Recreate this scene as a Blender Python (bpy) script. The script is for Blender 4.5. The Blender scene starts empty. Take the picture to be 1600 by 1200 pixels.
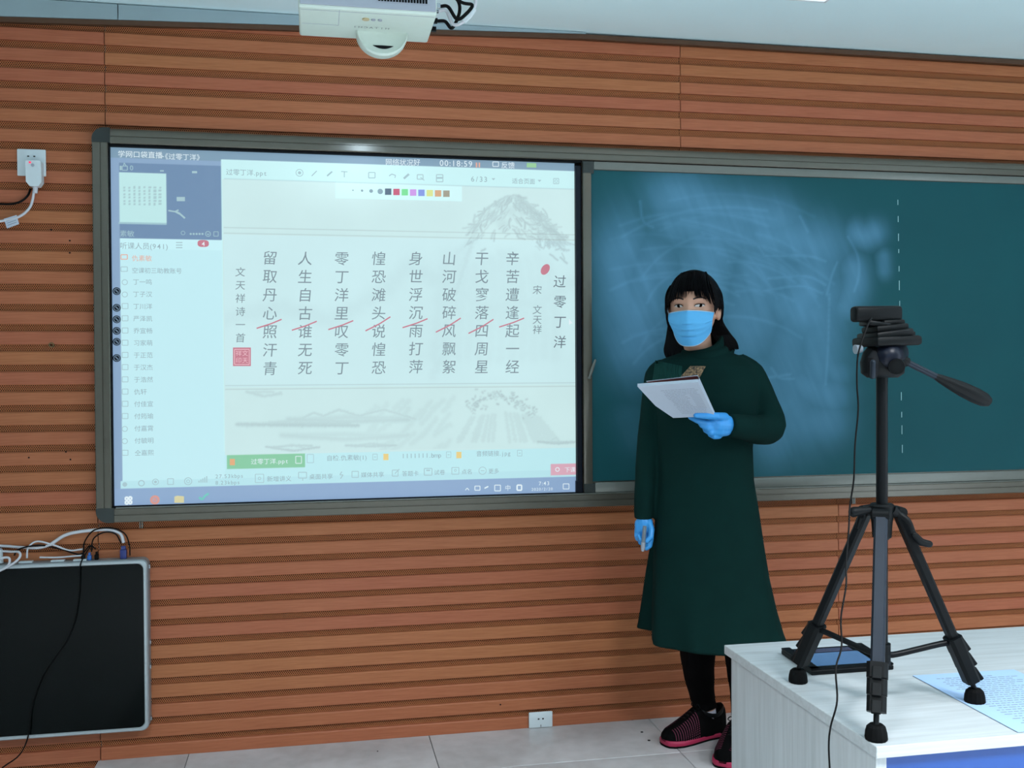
import bpy, bmesh, math, random
import numpy as np
from mathutils import Vector, Matrix
from mathutils.bvhtree import BVHTree
random.seed(7); RNG = np.random.default_rng(7)
sc = bpy.context.scene
COL = sc.collection
PI = math.pi

# ------------------------------------------------------------------ camera (world: wall plane y=0, podium top z=0)
F_PX, YAW, PITCH, ROLL = 1570.07, .1940447, -.01418993, -.00573289
CAM = Vector((0, -3.4864, 1.27))
cy_, sy_, cp_, sp_ = math.cos(YAW), math.sin(YAW), math.cos(PITCH), math.sin(PITCH)
FWD = Vector((sy_*cp_, cy_*cp_, sp_)); R0 = Vector((cy_, -sy_, 0)); U0 = R0.cross(FWD)
RIGHT = math.cos(ROLL)*R0 + math.sin(ROLL)*U0; UP = -math.sin(ROLL)*R0 + math.cos(ROLL)*U0
cam_d = bpy.data.cameras.new('camera'); cam = bpy.data.objects.new('camera', cam_d); COL.objects.link(cam)
cam_d.sensor_width = 36; cam_d.lens = F_PX/1600*36; cam_d.clip_start = .02
cam.matrix_world = Matrix(((RIGHT.x, UP.x, -FWD.x, CAM.x), (RIGHT.y, UP.y, -FWD.y, CAM.y), (RIGHT.z, UP.z, -FWD.z, CAM.z), (0, 0, 0, 1)))
sc.camera = cam
def ray(px, py): return (FWD*F_PX + RIGHT*(px-800) - UP*(py-600))
def at(px, py, Y):                                   # point seen at a pixel, on the plane y = Y
    q = ray(px, py); return CAM + q*((Y-CAM.y)/q.y)
def atz(px, py, Z=0.0):                              # ... on the plane z = Z
    q = ray(px, py); return CAM + q*((Z-CAM.z)/q.z)

# ------------------------------------------------------------------ light, exposure
sc.view_settings.view_transform = 'Standard'; sc.view_settings.look = 'None'
sc.view_settings.gamma = 1; sc.view_settings.use_curve_mapping = False
sc.view_settings.exposure = 0.0
w = bpy.data.worlds.new('world'); sc.world = w; w.use_nodes = True
w.node_tree.nodes['Background'].inputs[0].default_value = (.62, .82, 1, 1)
w.node_tree.nodes['Background'].inputs[1].default_value = .25
def area(name, loc, size, power, color, rot=(0, 0, 0), spread=PI):
    l = bpy.data.lights.new(name, 'AREA'); l.shape = 'RECTANGLE'; l.size, l.size_y = size; l.energy = power; l.color = color; l.spread = spread
    o = bpy.data.objects.new(name, l); COL.objects.link(o); o.location = loc; o.rotation_euler = rot; return o
CEIL = 2.462
for (lx, ly, p) in ((-.4, -3.1, 33), (1.3, -3.1, 50), (3.0, -3.1, 64), (-.4, -5.4, 24), (1.3, -5.4, 27), (3.0, -5.4, 29)):
    area('ceiling_lamp_light', (lx, ly, CEIL-.03), (.55, .55), p, (.96, .97, 1), spread=math.radians(132))
area('window_daylight', (4.05, -3.2, 1.35), (3.4, 1.4), 34, (.72, .85, 1), (0, PI/2, 0))

# ------------------------------------------------------------------ node materials
def srgb(c):
    if max(c) > 1.0001: c = [v/255 for v in c]
    return tuple((v/12.92 if v <= .04045 else ((v+.055)/1.055)**2.4) for v in c[:3])
class NT:
    def __init__(s, name):
        s.m = bpy.data.materials.new(name); s.m.use_nodes = True; s.t = s.m.node_tree; s.t.nodes.clear()
        s.out = s.t.nodes.new('ShaderNodeOutputMaterial'); s.p = s.t.nodes.new('ShaderNodeBsdfPrincipled')
        s.t.links.new(s.p.outputs[0], s.out.inputs[0])
    def n(s, typ, **kw):
        x = s.t.nodes.new(typ)
        for k, v in kw.items():
            if k.startswith('i_'):
                k = k[2:]; k = int(k) if k.isdigit() else k.replace('_', ' ')
                if hasattr(v, 'is_output'): s.t.links.new(v, x.inputs[k])
                else: x.inputs[k].default_value = v
            else: setattr(x, k, v)
        return x
    def math(s, op, a, b=0.0, c=0.0):
        x = s.t.nodes.new('ShaderNodeMath'); x.operation = op
        for i, v in enumerate((a, b, c)):
            if hasattr(v, 'is_output'): s.t.links.new(v, x.inputs[i])
            else: x.inputs[i].default_value = v
        return x.outputs[0]
    def mix(s, f, a, b):
        x = s.t.nodes.new('ShaderNodeMix'); x.data_type = 'RGBA'
        for k, v in ((0, f), (6, a), (7, b)):
            if hasattr(v, 'is_output'): s.t.links.new(v, x.inputs[k])
            else: x.inputs[k].default_value = v if k == 0 else (*v[:3], 1)
        return x.outputs[2]
    def set(s, key, v):
        if hasattr(v, 'is_output'): s.t.links.new(v, s.p.inputs[key])
        else: s.p.inputs[key].default_value = (*v, 1) if isinstance(v, tuple) and len(v) == 3 else v
    def bump(s, h, strength=.3, dist=.002):
        b = s.n('ShaderNodeBump', i_Height=h, i_Strength=strength, i_Distance=dist); s.set('Normal', b.outputs[0])
    def noise(s, scale, stretch=(1, 1, 1), detail=4, coord='Object'):
        tc = s.n('ShaderNodeTexCoord'); mp = s.n('ShaderNodeMapping', i_Vector=tc.outputs[coord]); mp.inputs['Scale'].default_value = stretch
        return s.n('ShaderNodeTexNoise', i_Vector=mp.outputs[0], i_Scale=scale, i_Detail=float(detail)).outputs[0]
def plain(name, c, rough=.5, metal=0.0, var=.12, scale=40, bump=0.0, spec=.5, coat=0.0):
    t = NT(name); c = srgb(c); f = t.noise(scale)
    t.set('Base Color', t.mix(f, tuple(v*(1-var) for v in c), tuple(min(1, v*(1+var)) for v in c)))
    t.set('Roughness', rough); t.set('Metallic', metal); t.set('Specular IOR Level', spec); t.set('Coat Weight', coat)
    if bump: t.bump(t.noise(scale*4), bump, .001)
    return t.m
def glow(name, c, s=1.0):
    t = NT(name); c = srgb(c); t.set('Base Color', (.05, .05, .05)); t.set('Emission Color', c); t.set('Emission Strength', s); t.set('Roughness', .6)
    return t.m

def wood_slat_mat():
    t = NT('orange_wood_veneer'); g = t.noise(9, (1.2, 30, 46), 5); g2 = t.noise(2.2, (.8, 1, 1), 2)
    oi = t.n('ShaderNodeObjectInfo')
    a = t.mix(g, srgb((148, 87, 52)), srgb((198, 132, 86)))
    b = t.mix(g, srgb((148, 76, 55)), srgb((192, 112, 86)))
    c = t.mix(t.math('MULTIPLY_ADD', oi.outputs['Random'], .6, t.math('MULTIPLY', g2, .4)), a, b)
    t.set('Base Color', c); t.set('Roughness', .42); t.set('Specular IOR Level', .22); t.bump(g, .08, .001); return t.m
def perforated_mat():
    t = NT('perforated_wood_strip'); tc = t.n('ShaderNodeTexCoord'); sp = t.n('ShaderNodeSeparateXYZ', i_0=tc.outputs['Object'])
    P, Q = .0066, .0050
    row = t.math('FLOOR', t.math('DIVIDE', sp.outputs[2], Q))
    odd = t.math('ABSOLUTE', t.math('MODULO', row, 2.0))
    fx = t.math('SUBTRACT', t.math('FRACT', t.math('ADD', t.math('DIVIDE', sp.outputs[0], P), t.math('MULTIPLY', odd, .5))), .5)
    fz = t.math('SUBTRACT', t.math('FRACT', t.math('DIVIDE', sp.outputs[2], Q)), .5)
    d = t.math('SQRT', t.math('ADD', t.math('POWER', t.math('MULTIPLY', fx, P), 2.0), t.math('POWER', t.math('MULTIPLY', fz, Q), 2.0)))
    hole = t.math('LESS_THAN', d, .0021)
    g = t.noise(9, (1.2, 30, 46), 4)
    t.set('Base Color', t.mix(hole, t.mix(g, srgb((168, 98, 58)), srgb((208, 134, 88))), srgb((20, 8, 4)))); t.set('Roughness', .7); t.set('Specular IOR Level', .2)
    return t.m
def white_wood_mat(name, ax):
    t = NT(name); st = [6, 6, 6]; st[ax] = .5
    g = t.noise(9, tuple(st), 6)
    st2 = [30, 30, 30]; st2[ax] = 1.0; g2 = t.noise(5, tuple(st2), 4)
    f = t.math('MULTIPLY_ADD', g, .6, t.math('MULTIPLY', g2, .4))
    r = t.n('ShaderNodeValToRGB', i_Fac=f); r.color_ramp.elements[0].position = .25; r.color_ramp.elements[1].position = .65
    r.color_ramp.elements[0].color = (*srgb((158, 164, 166)), 1); r.color_ramp.elements[1].color = (*srgb((184, 191, 194)), 1)
    t.set('Base Color', r.outputs[0]); t.set('Roughness', .34); t.bump(g2, .05, .001); return t.m
def tile_mat():
    t = NT('polished_floor_tile'); n = t.noise(3, detail=5); n2 = t.noise(22, detail=5)
    f = t.math('MULTIPLY_ADD', n, .7, t.math('MULTIPLY', n2, .3))
    r = t.n('ShaderNodeValToRGB', i_Fac=f); r.color_ramp.elements[0].position = .3; r.color_ramp.elements[1].position = .65
    r.color_ramp.elements[0].color = (*srgb((168, 166, 166)), 1); r.color_ramp.elements[1].color = (*srgb((208, 206, 208)), 1)
    t.set('Base Color', r.outputs[0]); t.set('Roughness', .28); return t.m
def cloth_mat(name, c, c2=None, scale=600, rough=.9):
    t = NT(name); c = srgb(c); c2 = srgb(c2) if c2 else tuple(v*1.5 for v in c)
    n = t.noise(14, detail=3); k = t.noise(scale, detail=2)
    t.set('Base Color', t.mix(t.math('MULTIPLY_ADD', n, .7, t.math('MULTIPLY', k, .3)), c, c2)); t.set('Roughness', rough)
    t.set('Specular IOR Level', .08); t.bump(k, .25, .001); return t.m
def attr_mat(name, attr, kind):
    t = NT(name); a = t.n('ShaderNodeAttribute', attribute_name=attr)
    if kind == 'screen':
        t.set('Base Color', (.10, .10, .10)); t.set('Roughness', .35); t.set('Emission Color', a.outputs['Color']); t.set('Emission Strength', .93)
    else:
        n = t.noise(3, detail=4)
        g = t.mix(n, srgb((11, 74, 82)), srgb((16, 87, 93)))
        t.set('Base Color', t.mix(a.outputs['Fac'], g, srgb((100, 156, 190)))); t.set('Roughness', .6); t.set('Specular IOR Level', .25)
    return t.m
M = {}
M['slat'] = wood_slat_mat(); M['perf'] = perforated_mat()
M['desk_x'] = white_wood_mat('white_grained_laminate_top', 0); M['desk_z'] = white_wood_mat('white_grained_laminate_side', 2)
M['tile'] = tile_mat()
M['alu'] = plain('dark_anodised_aluminium', (100, 96, 86), .24, .3, .05)
M['alu_light'] = plain('grey_anodised_aluminium', (118, 120, 114), .3, .3, .05)
M['cap'] = plain('black_plastic_corner', (42, 48, 46), .5)
M['dark'] = plain('dark_recess', (8, 10, 14), .7, spec=.15)
M['navy'] = plain('dark_blue_plastic', (14, 19, 32), .35, spec=.2)
M['black'] = plain('black_plastic', (7, 10, 12), .5, bump=.1, spec=.14)
M['blackmetal'] = plain('black_painted_metal', (6, 9, 12), .42, 0, spec=.16)
M['bluemetal'] = plain('dark_anodised_tube', (26, 34, 44), .4, .4, spec=.3)
M['rubber'] = plain('black_rubber', (6, 7, 8), .8, bump=.3, spec=.1)
M['white'] = plain('white_plastic', (214, 224, 228), .4, var=.04)
M['pjwhite'] = plain('ivory_projector_plastic', (212, 226, 216), .45, var=.03)
M['pjgrey'] = plain('grey_projector_plastic', (166, 172, 184), .45, var=.03)
M['ceil'] = plain('white_ceiling_paint', (222, 248, 252), .85, var=.03, scale=3)
M['greypaint'] = plain('grey_wall_paint', (150, 170, 176), .8, var=.06, scale=12)
M['wallpaint'] = plain('pale_wall_paint', (176, 182, 182), .85, var=.04, scale=3)
M['shadetrim'] = plain('brown_shade_trim', (84, 56, 36), .55, var=.15)
M['floor'] = plain('grey_floor_tiles', (226, 230, 232), .35, var=.08, scale=5)
M['joint'] = plain('dark_joint', (84, 84, 86), .9)
M['silver'] = plain('silver_plastic_frame', (178, 186, 190), .3, .35, .04)
M['glass'] = plain('black_glossy_glass', (4, 9, 9), .10, var=.3, scale=5, spec=.12)
M['blueboard'] = plain('bright_blue_laminate', (10, 66, 140), .4, var=.04)
M['screenblue'] = plain('dark_blue_tablet_glass', (84, 112, 150), .12, var=.1, scale=10)
M['paper'] = plain('white_paper', (188, 197, 212), .6, var=.03)
M['paperblue'] = plain('bluish_paper', (160, 190, 226), .3, var=.03)
M['ink'] = plain('grey_ink', (128, 138, 150), .8)
M['maroon'] = plain('maroon_cover', (104, 44, 44), .5)
M['vgablue'] = plain('vga_blue_plastic', (40, 52, 116), .4)
M['usbblue'] = plain('usb_blue_plastic', (50, 110, 190), .4)
M['cablew'] = plain('white_cable', (206, 206, 212), .5, var=.04)
M['cableb'] = plain('black_cable', (5, 5, 6), .6, spec=.15)
M['skin'] = plain('skin', (202, 152, 128), .5, var=.06, scale=60)
M['hair'] = cloth_mat('black_hair', (4, 4, 6), (10, 10, 13), 300, .5)
M['dress'] = cloth_mat('dark_green_wool', (9, 33, 31), (15, 47, 44))
M['pleat'] = cloth_mat('dark_green_pleats', (20, 52, 48), (34, 78, 72))
M['legging'] = cloth_mat('black_leggings', (6, 6, 7), (12, 12, 13))
M['sock'] = cloth_mat('white_sock', (190, 190, 206), (215, 215, 228))
M['glove'] = plain('blue_nitrile_glove', (62, 158, 232), .38, var=.08, scale=60, bump=.15)
M['mask'] = plain('blue_mask_fabric', (96, 184, 240), .8, var=.04, bump=.2)
M['maskedge'] = plain('pale_mask_edge', (190, 214, 236), .8, var=.03)
M['eyewhite'] = plain('eye_white', (196, 188, 184), .25, var=.03)
M['iris'] = plain('dark_iris', (10, 5, 4), .8, spec=.05)
M['brow'] = plain('brow_hair', (44, 34, 32), .8)
M['lip'] = plain('lash', (22, 16, 16), .7)
M['chalk'] = plain('chalk', (170, 210, 214), .9)
M['pink'] = plain('pink_foam', (168, 36, 76), .5, var=.1)
M['pen'] = plain('grey_marker', (120, 130, 140), .35)
M['led'] = glow('red_led', (255, 40, 90), 1.2)
M['lamp'] = glow('lamp_diffuser', (236, 246, 250), 1.1)
M['off'] = plain('socket_hole', (30, 30, 34), .6)
M['yellow'] = plain('beige_button', (202, 184, 140), .4)
M['steel'] = plain('bright_steel', (170, 176, 182), .22, .8, .04)
def embroid():
    t = NT('gold_embroidery'); n = t.noise(130, detail=3)
    r = t.n('ShaderNodeValToRGB', i_Fac=n); e = r.color_ramp.elements
    e[0].position = .38; e[0].color = (*srgb((46, 34, 28)), 1); e[1].position = .62; e[1].color = (*srgb((168, 130, 92)), 1)
    t.set('Base Color', r.outputs[0]); t.set('Roughness', .5); t.bump(n, .6, .002); return t.m
M['embroid'] = embroid()
def shoe_mat():
    t = NT('black_knit_with_pink_dashes'); tc = t.n('ShaderNodeTexCoord'); sp = t.n('ShaderNodeSeparateXYZ', i_0=tc.outputs['UV'])
    a = t.math('LESS_THAN', t.math('FRACT', t.math('MULTIPLY', sp.outputs[0], 30.0)), .30)
    b = t.math('LESS_THAN', t.math('FRACT', t.math('MULTIPLY', sp.outputs[1], 34.0)), .55)
    front = t.math('MULTIPLY', t.math('LESS_THAN', sp.outputs[0], .50), t.math('GREATER_THAN', sp.outputs[0], .08))
    low = t.math('GREATER_THAN', t.math('ABSOLUTE', t.math('SUBTRACT', sp.outputs[1], .5)), .07)
    f = t.math('MULTIPLY', t.math('MULTIPLY', a, b), t.math('MULTIPLY', front, low))
    t.set('Base Color', t.mix(f, srgb((3, 3, 4)), srgb((130, 66, 90)))); t.set('Roughness', .85); t.set('Specular IOR Level', .1); return t.m
M['shoe'] = shoe_mat()

# ------------------------------------------------------------------ mesh builder
class G:
    def __init__(s): s.v = []; s.f = []
    def add(s, vs, fs):
        n = len(s.v); s.v += [Vector(v) for v in vs]; s.f += [tuple(i+n for i in f) for f in fs]; return s
    def box(s, a, b, bev=0.0, seg=2):
        a = Vector(a); b = Vector(b); c = (a+b)/2; d = b-a
        bm = bmesh.new(); bmesh.ops.create_cube(bm, size=1)
        for v in bm.verts: v.co = Vector((v.co.x*d.x, v.co.y*d.y, v.co.z*d.z))+c
        if bev: bmesh.ops.bevel(bm, geom=list(bm.edges), offset=min(bev, min(abs(t) for t in d)*.45), segments=seg, affect='EDGES', profile=.5)
        return s.bm(bm)
    def bm(s, bm, mtx=None):
        if mtx is not None: bm.transform(mtx)
        bm.verts.index_update(); s.add([v.co.copy() for v in bm.verts], [[v.index for v in f.verts] for f in bm.faces]); bm.free(); return s
    def loft(s, rings, cap=True, closed=True):
        n = len(rings[0]); vs = [p for r in rings for p in r]; fs = []
        for i in range(len(rings)-1):
            for j in range(n if closed else n-1):
                k = (j+1) % n; fs.append((i*n+j, i*n+k, (i+1)*n+k, (i+1)*n+j))
        if cap: fs.append(tuple(range(n-1, -1, -1))); fs.append(tuple((len(rings)-1)*n+j for j in range(n)))
        return s.add(vs, fs)
    def tube(s, pts, r, n=10, dome=False, flat=None, upv=None):
        pts = [Vector(p) for p in pts]; r = list(r) if hasattr(r, '__len__') else [r]*len(pts)
        if dome:
            d0 = (pts[0]-pts[1]).normalized(); d1 = (pts[-1]-pts[-2]).normalized(); a, b = pts[0], pts[-1]; ra, rb = r[0], r[-1]
            pre = [(a+d0*ra*math.sin(t), ra*math.cos(t)) for t in (1.5, 1.15, .75, .38)]
            post = [(b+d1*rb*math.sin(t), rb*math.cos(t)) for t in (.38, .75, 1.15, 1.5)]
            pts = [p for p, _ in pre]+pts+[p for p, _ in post]; r = [q for _, q in pre]+r+[q for _, q in post]
        rings = []; nrm = None
        for i, p in enumerate(pts):
            t = (pts[min(i+1, len(pts)-1)]-pts[max(i-1, 0)]).normalized()
            if nrm is None:
                a = Vector(upv) if upv else (Vector((0, 0, 1)) if abs(t.z) < .9 else Vector((1, 0, 0)))
                nrm = (a-t*a.dot(t)).normalized()
            else: nrm = (nrm-t*nrm.dot(t)).normalized()
            b = t.cross(nrm); fl = flat or 1
            rings.append([p+(nrm*math.cos(2*PI*j/n)+b*fl*math.sin(2*PI*j/n))*r[i] for j in range(n)])
        return s.loft(rings)
    def cyl(s, a, b, r, r2=None, n=20): return s.tube([a, b], [r, r if r2 is None else r2], n)
    def sph(s, c, r, n=16, m=10):
        c = Vector(c); r = Vector(r) if hasattr(r, '__len__') else Vector((r, r, r)); rings = []
        for i in range(m+1):
            t = PI*(i+.02)/(m+.04); rings.append([c+Vector((r.x*math.sin(t)*math.cos(2*PI*j/n), r.y*math.sin(t)*math.sin(2*PI*j/n), r.z*math.cos(t))) for j in range(n)])
        return s.loft(rings)
    def quad(s, *p): return s.add(p, [tuple(range(len(p)))])
    def prism(s, poly, d):                                  # polygon extruded along vector d
        poly = [Vector(p) for p in poly]; d = Vector(d); return s.loft([poly, [p+d for p in poly]])
ORG = {}
def link(name, me, mats, parent=None, origin=None):
    n = len(me.vertices); co = np.empty(n*3, 'f'); me.vertices.foreach_get('co', co); co = co.reshape(-1, 3)
    if origin is None:
        lo, hi = co.min(0), co.max(0); origin = ((lo[0]+hi[0])/2, (lo[1]+hi[1])/2, lo[2])
    origin = Vector([float(t) for t in origin]); me.vertices.foreach_set('co', (co-np.array(origin, 'f')).ravel())
    o = bpy.data.objects.new(name, me); COL.objects.link(o)
    for m in (mats if isinstance(mats, (list, tuple)) else [mats]): me.materials.append(m)
    ORG[o.name] = origin
    o.location = origin-(ORG[parent.name] if parent else Vector()); o.parent = parent
    return o
def fix_normals(me):
    bm = bmesh.new(); bm.from_mesh(me); bmesh.ops.recalc_face_normals(bm, faces=bm.faces); bm.to_mesh(me); bm.free()
def obj(name, g, mat, parent=None, smooth=None, origin=None):
    me = bpy.data.meshes.new(name); me.from_pydata([tuple(v) for v in g.v], [], g.f); me.update(); fix_normals(me)
    if smooth:
        me.polygons.foreach_set('use_smooth', [True]*len(me.polygons))
        try: me.set_sharp_from_angle(angle=math.radians(smooth))
        except Exception: pass
    return link(name, me, mat, parent, origin)
def thing(name, label, cat, loc, group=None):
    o = bpy.data.objects.new(name, None); COL.objects.link(o); o.location = loc; o.empty_display_size = .05
    ORG[o.name] = Vector(loc); return tag(o, label, cat, group)
def tag(o, label=None, cat=None, group=None, kind=None):
    for k, v in (('label', label), ('category', cat), ('group', group), ('kind', kind)):
        if v: o[k] = v
    return o
def struct(o): o['kind'] = 'structure'; return o
def remesh(g, voxel, it=4, fac=.5):                         # union of overlapping closed shapes as one continuous skin
    me = bpy.data.meshes.new('tmp'); me.from_pydata([tuple(v) for v in g.v], [], g.f); me.update(); fix_normals(me)
    o = bpy.data.objects.new('tmp', me); COL.objects.link(o)
    m = o.modifiers.new('r', 'REMESH'); m.mode = 'VOXEL'; m.voxel_size = voxel; m.use_smooth_shade = True
    if it: s = o.modifiers.new('s', 'SMOOTH'); s.factor = fac; s.iterations = it
    dg = bpy.context.evaluated_depsgraph_get(); dg.update()
    out = bpy.data.meshes.new_from_object(o.evaluated_get(dg)); bpy.data.objects.remove(o); bpy.data.meshes.remove(me)
    out.polygons.foreach_set('use_smooth', [True]*len(out.polygons)); out.materials.clear(); return out
def bvh_of(me, org=Vector()):
    return BVHTree.FromPolygons([v.co+org for v in me.vertices], [tuple(p.vertices) for p in me.polygons])
def smoothpath(pts, k=6):                                   # Catmull-Rom
    P = [Vector(p) for p in pts]; P = [P[0]*2-P[1]]+P+[P[-1]*2-P[-2]]; out = []
    for i in range(1, len(P)-2):
        for j in range(k):
            t = j/k; a, b, c, d = P[i-1], P[i], P[i+1], P[i+2]
            out.append(.5*((2*b)+(c-a)*t+(2*a-5*b+4*c-d)*t*t+(3*b-a-3*c+d)*t**3))
    return out+[P[-2]]
def pxpath(pts, k=6): return smoothpath([at(*p) for p in pts], k)

# ------------------------------------------------------------------ the room
XL, XR, YB, ZF = -2.6, 4.2, -7.0, -.13
wall = struct(obj('wall_back', G().box((XL, .0, ZF), (XR, .12, 2.56)), M['wallpaint']))
for nm, a, b in (('wall_left', (XL-.1, YB, ZF), (XL, .12, 2.56)), ('wall_right', (XR, YB, ZF), (XR+.1, .12, 2.56)), ('wall_front', (XL-.1, YB-.1, ZF), (XR+.1, YB, 2.56))):
    struct(obj(nm, G().box(a, b), M['wallpaint']))
struct(obj('ceiling', G().box((XL-.1, YB, CEIL), (XR+.1, .12, CEIL+.1)), M['ceil']))
struct(obj('floor', G().box((XL-.1, YB, ZF-.1), (XR+.1, .12, ZF)), M['floor']))
# panelling: perforated backing sheets with a raised slat in every row, butted in columns
PT = .0648
def slat_mesh(x0, x1):
    h = .0425; a, f = -.006, -.0200
    prof = [(a, 0), (f+.0005, .0), (f, .002), (f+.001, h-.005), (f+.0035, h-.0015), (a, h)]
    return G().loft([[Vector((x, y, z)) for y, z in prof] for x in (x0, x1)])
cols_up = [(XL, -.6610), (-.6590, 1.308), (1.310, XR)]; cols_dn = [(XL, -.6975), (-.6955, 1.9295), (1.9315, XR)]
for rows, cols in ((range(13, 38), cols_up), (range(-2, 13), cols_dn)):
    z0, z1 = rows[0]*PT, min((rows[-1]+1)*PT, 2.4605)
    for a, b in cols:
        left = b < 0
        zz0 = z0 if (left or z0 > 0) else .002
        obj('perforated_backing', G().box((a, -.006, max(zz0, ZF)), (b, -.0002, z1)), M['perf'], wall, origin=(a, 0, 0))
        me = None
        for k in rows:
            if k < 0 and not left: continue
            if me is None:
                o = obj('slat', slat_mesh(a+.0004, b-.0004), M['slat'], wall, origin=(a, 0, 0)); me = o.data; base = o
            else: o = base.copy(); COL.objects.link(o)
            o.location = Vector((a, 0, k*PT))-ORG[wall.name]; ORG[o.name] = Vector((a, 0, k*PT))
# tapering grey plaster strip between panelling and ceiling, dark strip below it paints in the shade on the top slats
def px_strip(xs, zb, zt, y0, y1):
    return G().loft([[Vector((x, y0, b)), Vector((x, y1, b)), Vector((x, y1, t)), Vector((x, y0, t))] for x, b, t in zip(xs, zb, zt)])
gs = struct(obj('trim_1', px_strip((XL, -.62, -.615), (2.35, 2.409, 2.409), (CEIL-.004,)*3, -.018, -.04), M['greypaint']))
struct(obj('trim_2', px_strip((-.612, .95), (2.409, 2.455), (CEIL-.004, CEIL-.002), -.018, -.04), M['greypaint']))
struct(obj('trim_3', px_strip((XL, -.62, .95, XR), (2.333, 2.392, 2.438, 2.441), (2.349, 2.408, 2.454, 2.4605), -.017, -.036), M['shadetrim']))
# podium with floor tiles
YP = -1.16
pod = struct(obj('podium', G().box((-.705, YP, ZF), (XR, -.0005, -.004)), M['joint']))
xs = [-.705, -.42, .38, 1.18, 1.98, 2.78, 3.58, XR]; ys = [0, -.345, YP]
for i in range(len(xs)-1):
    for j in range(2):
        obj('tile', G().box((xs[i]+.0012, ys[j+1]+.0018, -.012), (xs[i+1]-.0012, ys[j]-.0018, 0), .0012, 1), M['tile'], pod, smooth=30)
for px, py, r in ((1003, 1144, .006), (1014, 1157, .006), (590, 1174, .003), (988, 1125, .004)):
    p = atz(px, py, 0); obj('floor_bolt', G().cyl((p.x, p.y, -.002), (p.x, p.y, .0012), r, r*.8, 12), M['dark'], pod)

# ------------------------------------------------------------------ board assembly frame
TX0, BZ0, BZ1 = -.694, .783, 2.055; TX1 = XR-.3
fr = thing('board_frame', 'dark grey aluminium surround frame with black rounded corners around screen and green board', 'board frame', (TX0, -.02, BZ0))
def rail(z0, z1, x0, x1, lines, top=True):                   # stepped extrusion profile
    zs = [z0, z0+.002]; prof = [(-.0215, z0), (-.058, z0), (-.060, z0+.003)]
    for l in lines: prof += [(-.060, l-.0022), (-.0565, l-.0012), (-.0565, l+.0012), (-.060, l+.0022)]
    prof += ([(-.060, z1-.016), (-.0585, z1-.010), (-.0545, z1-.004), (-.048, z1), (-.0215, z1)] if top else [(-.060, z1-.003), (-.058, z1), (-.0215, z1)])
    return G().loft([[Vector((x, y, z)) for y, z in prof] for x in (x0, x1)])
obj('top_rail', rail(2.006, BZ1, TX0+.055, TX1, [2.027], True), M['alu'], fr, smooth=25)
obj('bottom_rail', rail(BZ0, .829, TX0+.055, TX1, [.808], False), M['alu'], fr, smooth=25)
obj('rail_lip', G().box((TX0+.06, -.061, .8285), (TX1, -.05, .832), .001), M['alu_light'], fr)
vp = [(-.0215, 0), (-.058, 0), (-.060, .003), (-.060, .024), (-.0565, .025), (-.0565, .027), (-.060, .028), (-.060, .045), (-.056, .048), (-.0215, .048)]
obj('side_rail', G().loft([[Vector((TX0+x, y, z)) for y, x in vp] for z in (BZ0+.047, BZ1-.047)]), M['alu'], fr, smooth=25)
def corner(zc, sgn):
    R = .038; pts = []
    c = Vector((TX0+R, 0, zc-sgn*R))
    arc = [c+Vector((-R*math.cos(t), 0, sgn*R*math.sin(t))) for t in [PI/2*i/10 for i in range(11)]]
    pts = [Vector((TX0, 0, zc-sgn*.0475))]+arc+[Vector((TX0+.0555, 0, zc)), Vector((TX0+.0555, 0, zc-sgn*.0475))]
    return G().prism([p+Vector((0, -.0215, 0)) for p in pts], (0, -.0405, 0))
obj('corner_cap', corner(BZ1, 1), M['cap'], fr, smooth=30); obj('corner_cap', corner(BZ0, -1), M['cap'], fr, smooth=30)
for px in (222, 1330):
    p = at(px, 822, -.03); obj('hook_peg', G().box((p.x-.005, -.05, BZ0-.022), (p.x-.002, -.035, BZ0)).box((p.x+.002, -.05, BZ0-.022), (p.x+.005, -.035, BZ0)), M['alu_light'], fr)

# ------------------------------------------------------------------ projected picture on the interactive whiteboard
SY = -.030
def S(px, py, d=0.0): return at(px, py, SY-d)
SX0, SX1, SZ0, SZ1 = -.6465, .9085, .832, 2.004
wb = thing('interactive_whiteboard', 'white interactive board showing a projected slide of a Chinese poem', 'whiteboard', (.13, -.02, .83))
obj('back_panel', G().box((SX0, SY+.002, SZ0), (.926, -.0215, SZ1)), M['dark'], wb)
STEP = .0031; NX = int((SX1-SX0)/STEP)+1; NZ = int((SZ1-SZ0)/STEP)+1
GX = np.linspace(SX0, SX1, NX); GZ = np.linspace(SZ0, SZ1, NZ)
img = np.zeros((NZ, NX, 3)); XX, ZZ = np.meshgrid(GX, GZ)
def lin(c): return np.array(srgb(c))
def S2(px, py): p = S(px, py); return p.x, p.z
def rect(x0, y0, x1, y1, c):
    a = S2(x0, (y0+y1)/2)[0]; b = S2(x1, (y0+y1)/2)[0]; xm = (x0+x1)/2; t = S2(xm, y0)[1]; u = S2(xm, y1)[1]
    m = (XX >= a) & (XX <= b) & (ZZ <= t) & (ZZ >= u); img[m] = lin(c)
def fnoise(seed, fx, fz, oct=4):
    r = np.random.default_rng(seed); out = np.zeros_like(XX); amp = 1
    for o in range(oct):
        gx, gz = int(fx*2**o)+2, int(fz*2**o)+2; gr = r.random((gz+1, gx+1))
        u = (XX-SX0)/(SX1-SX0)*(gx-1); v = (ZZ-SZ0)/(SZ1-SZ0)*(gz-1); iu = u.astype(int); iv = v.astype(int); fu = u-iu; fv = v-iv
        fu = fu*fu*(3-2*fu); fv = fv*fv*(3-2*fv)
        out += amp*((gr[iv, iu]*(1-fu)+gr[iv, iu+1]*fu)*(1-fv)+(gr[iv+1, iu]*(1-fu)+gr[iv+1, iu+1]*fu)*fv); amp *= .5
    return out/(2-2*.5**oct)
img[:] = lin((128, 158, 192))
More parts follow.
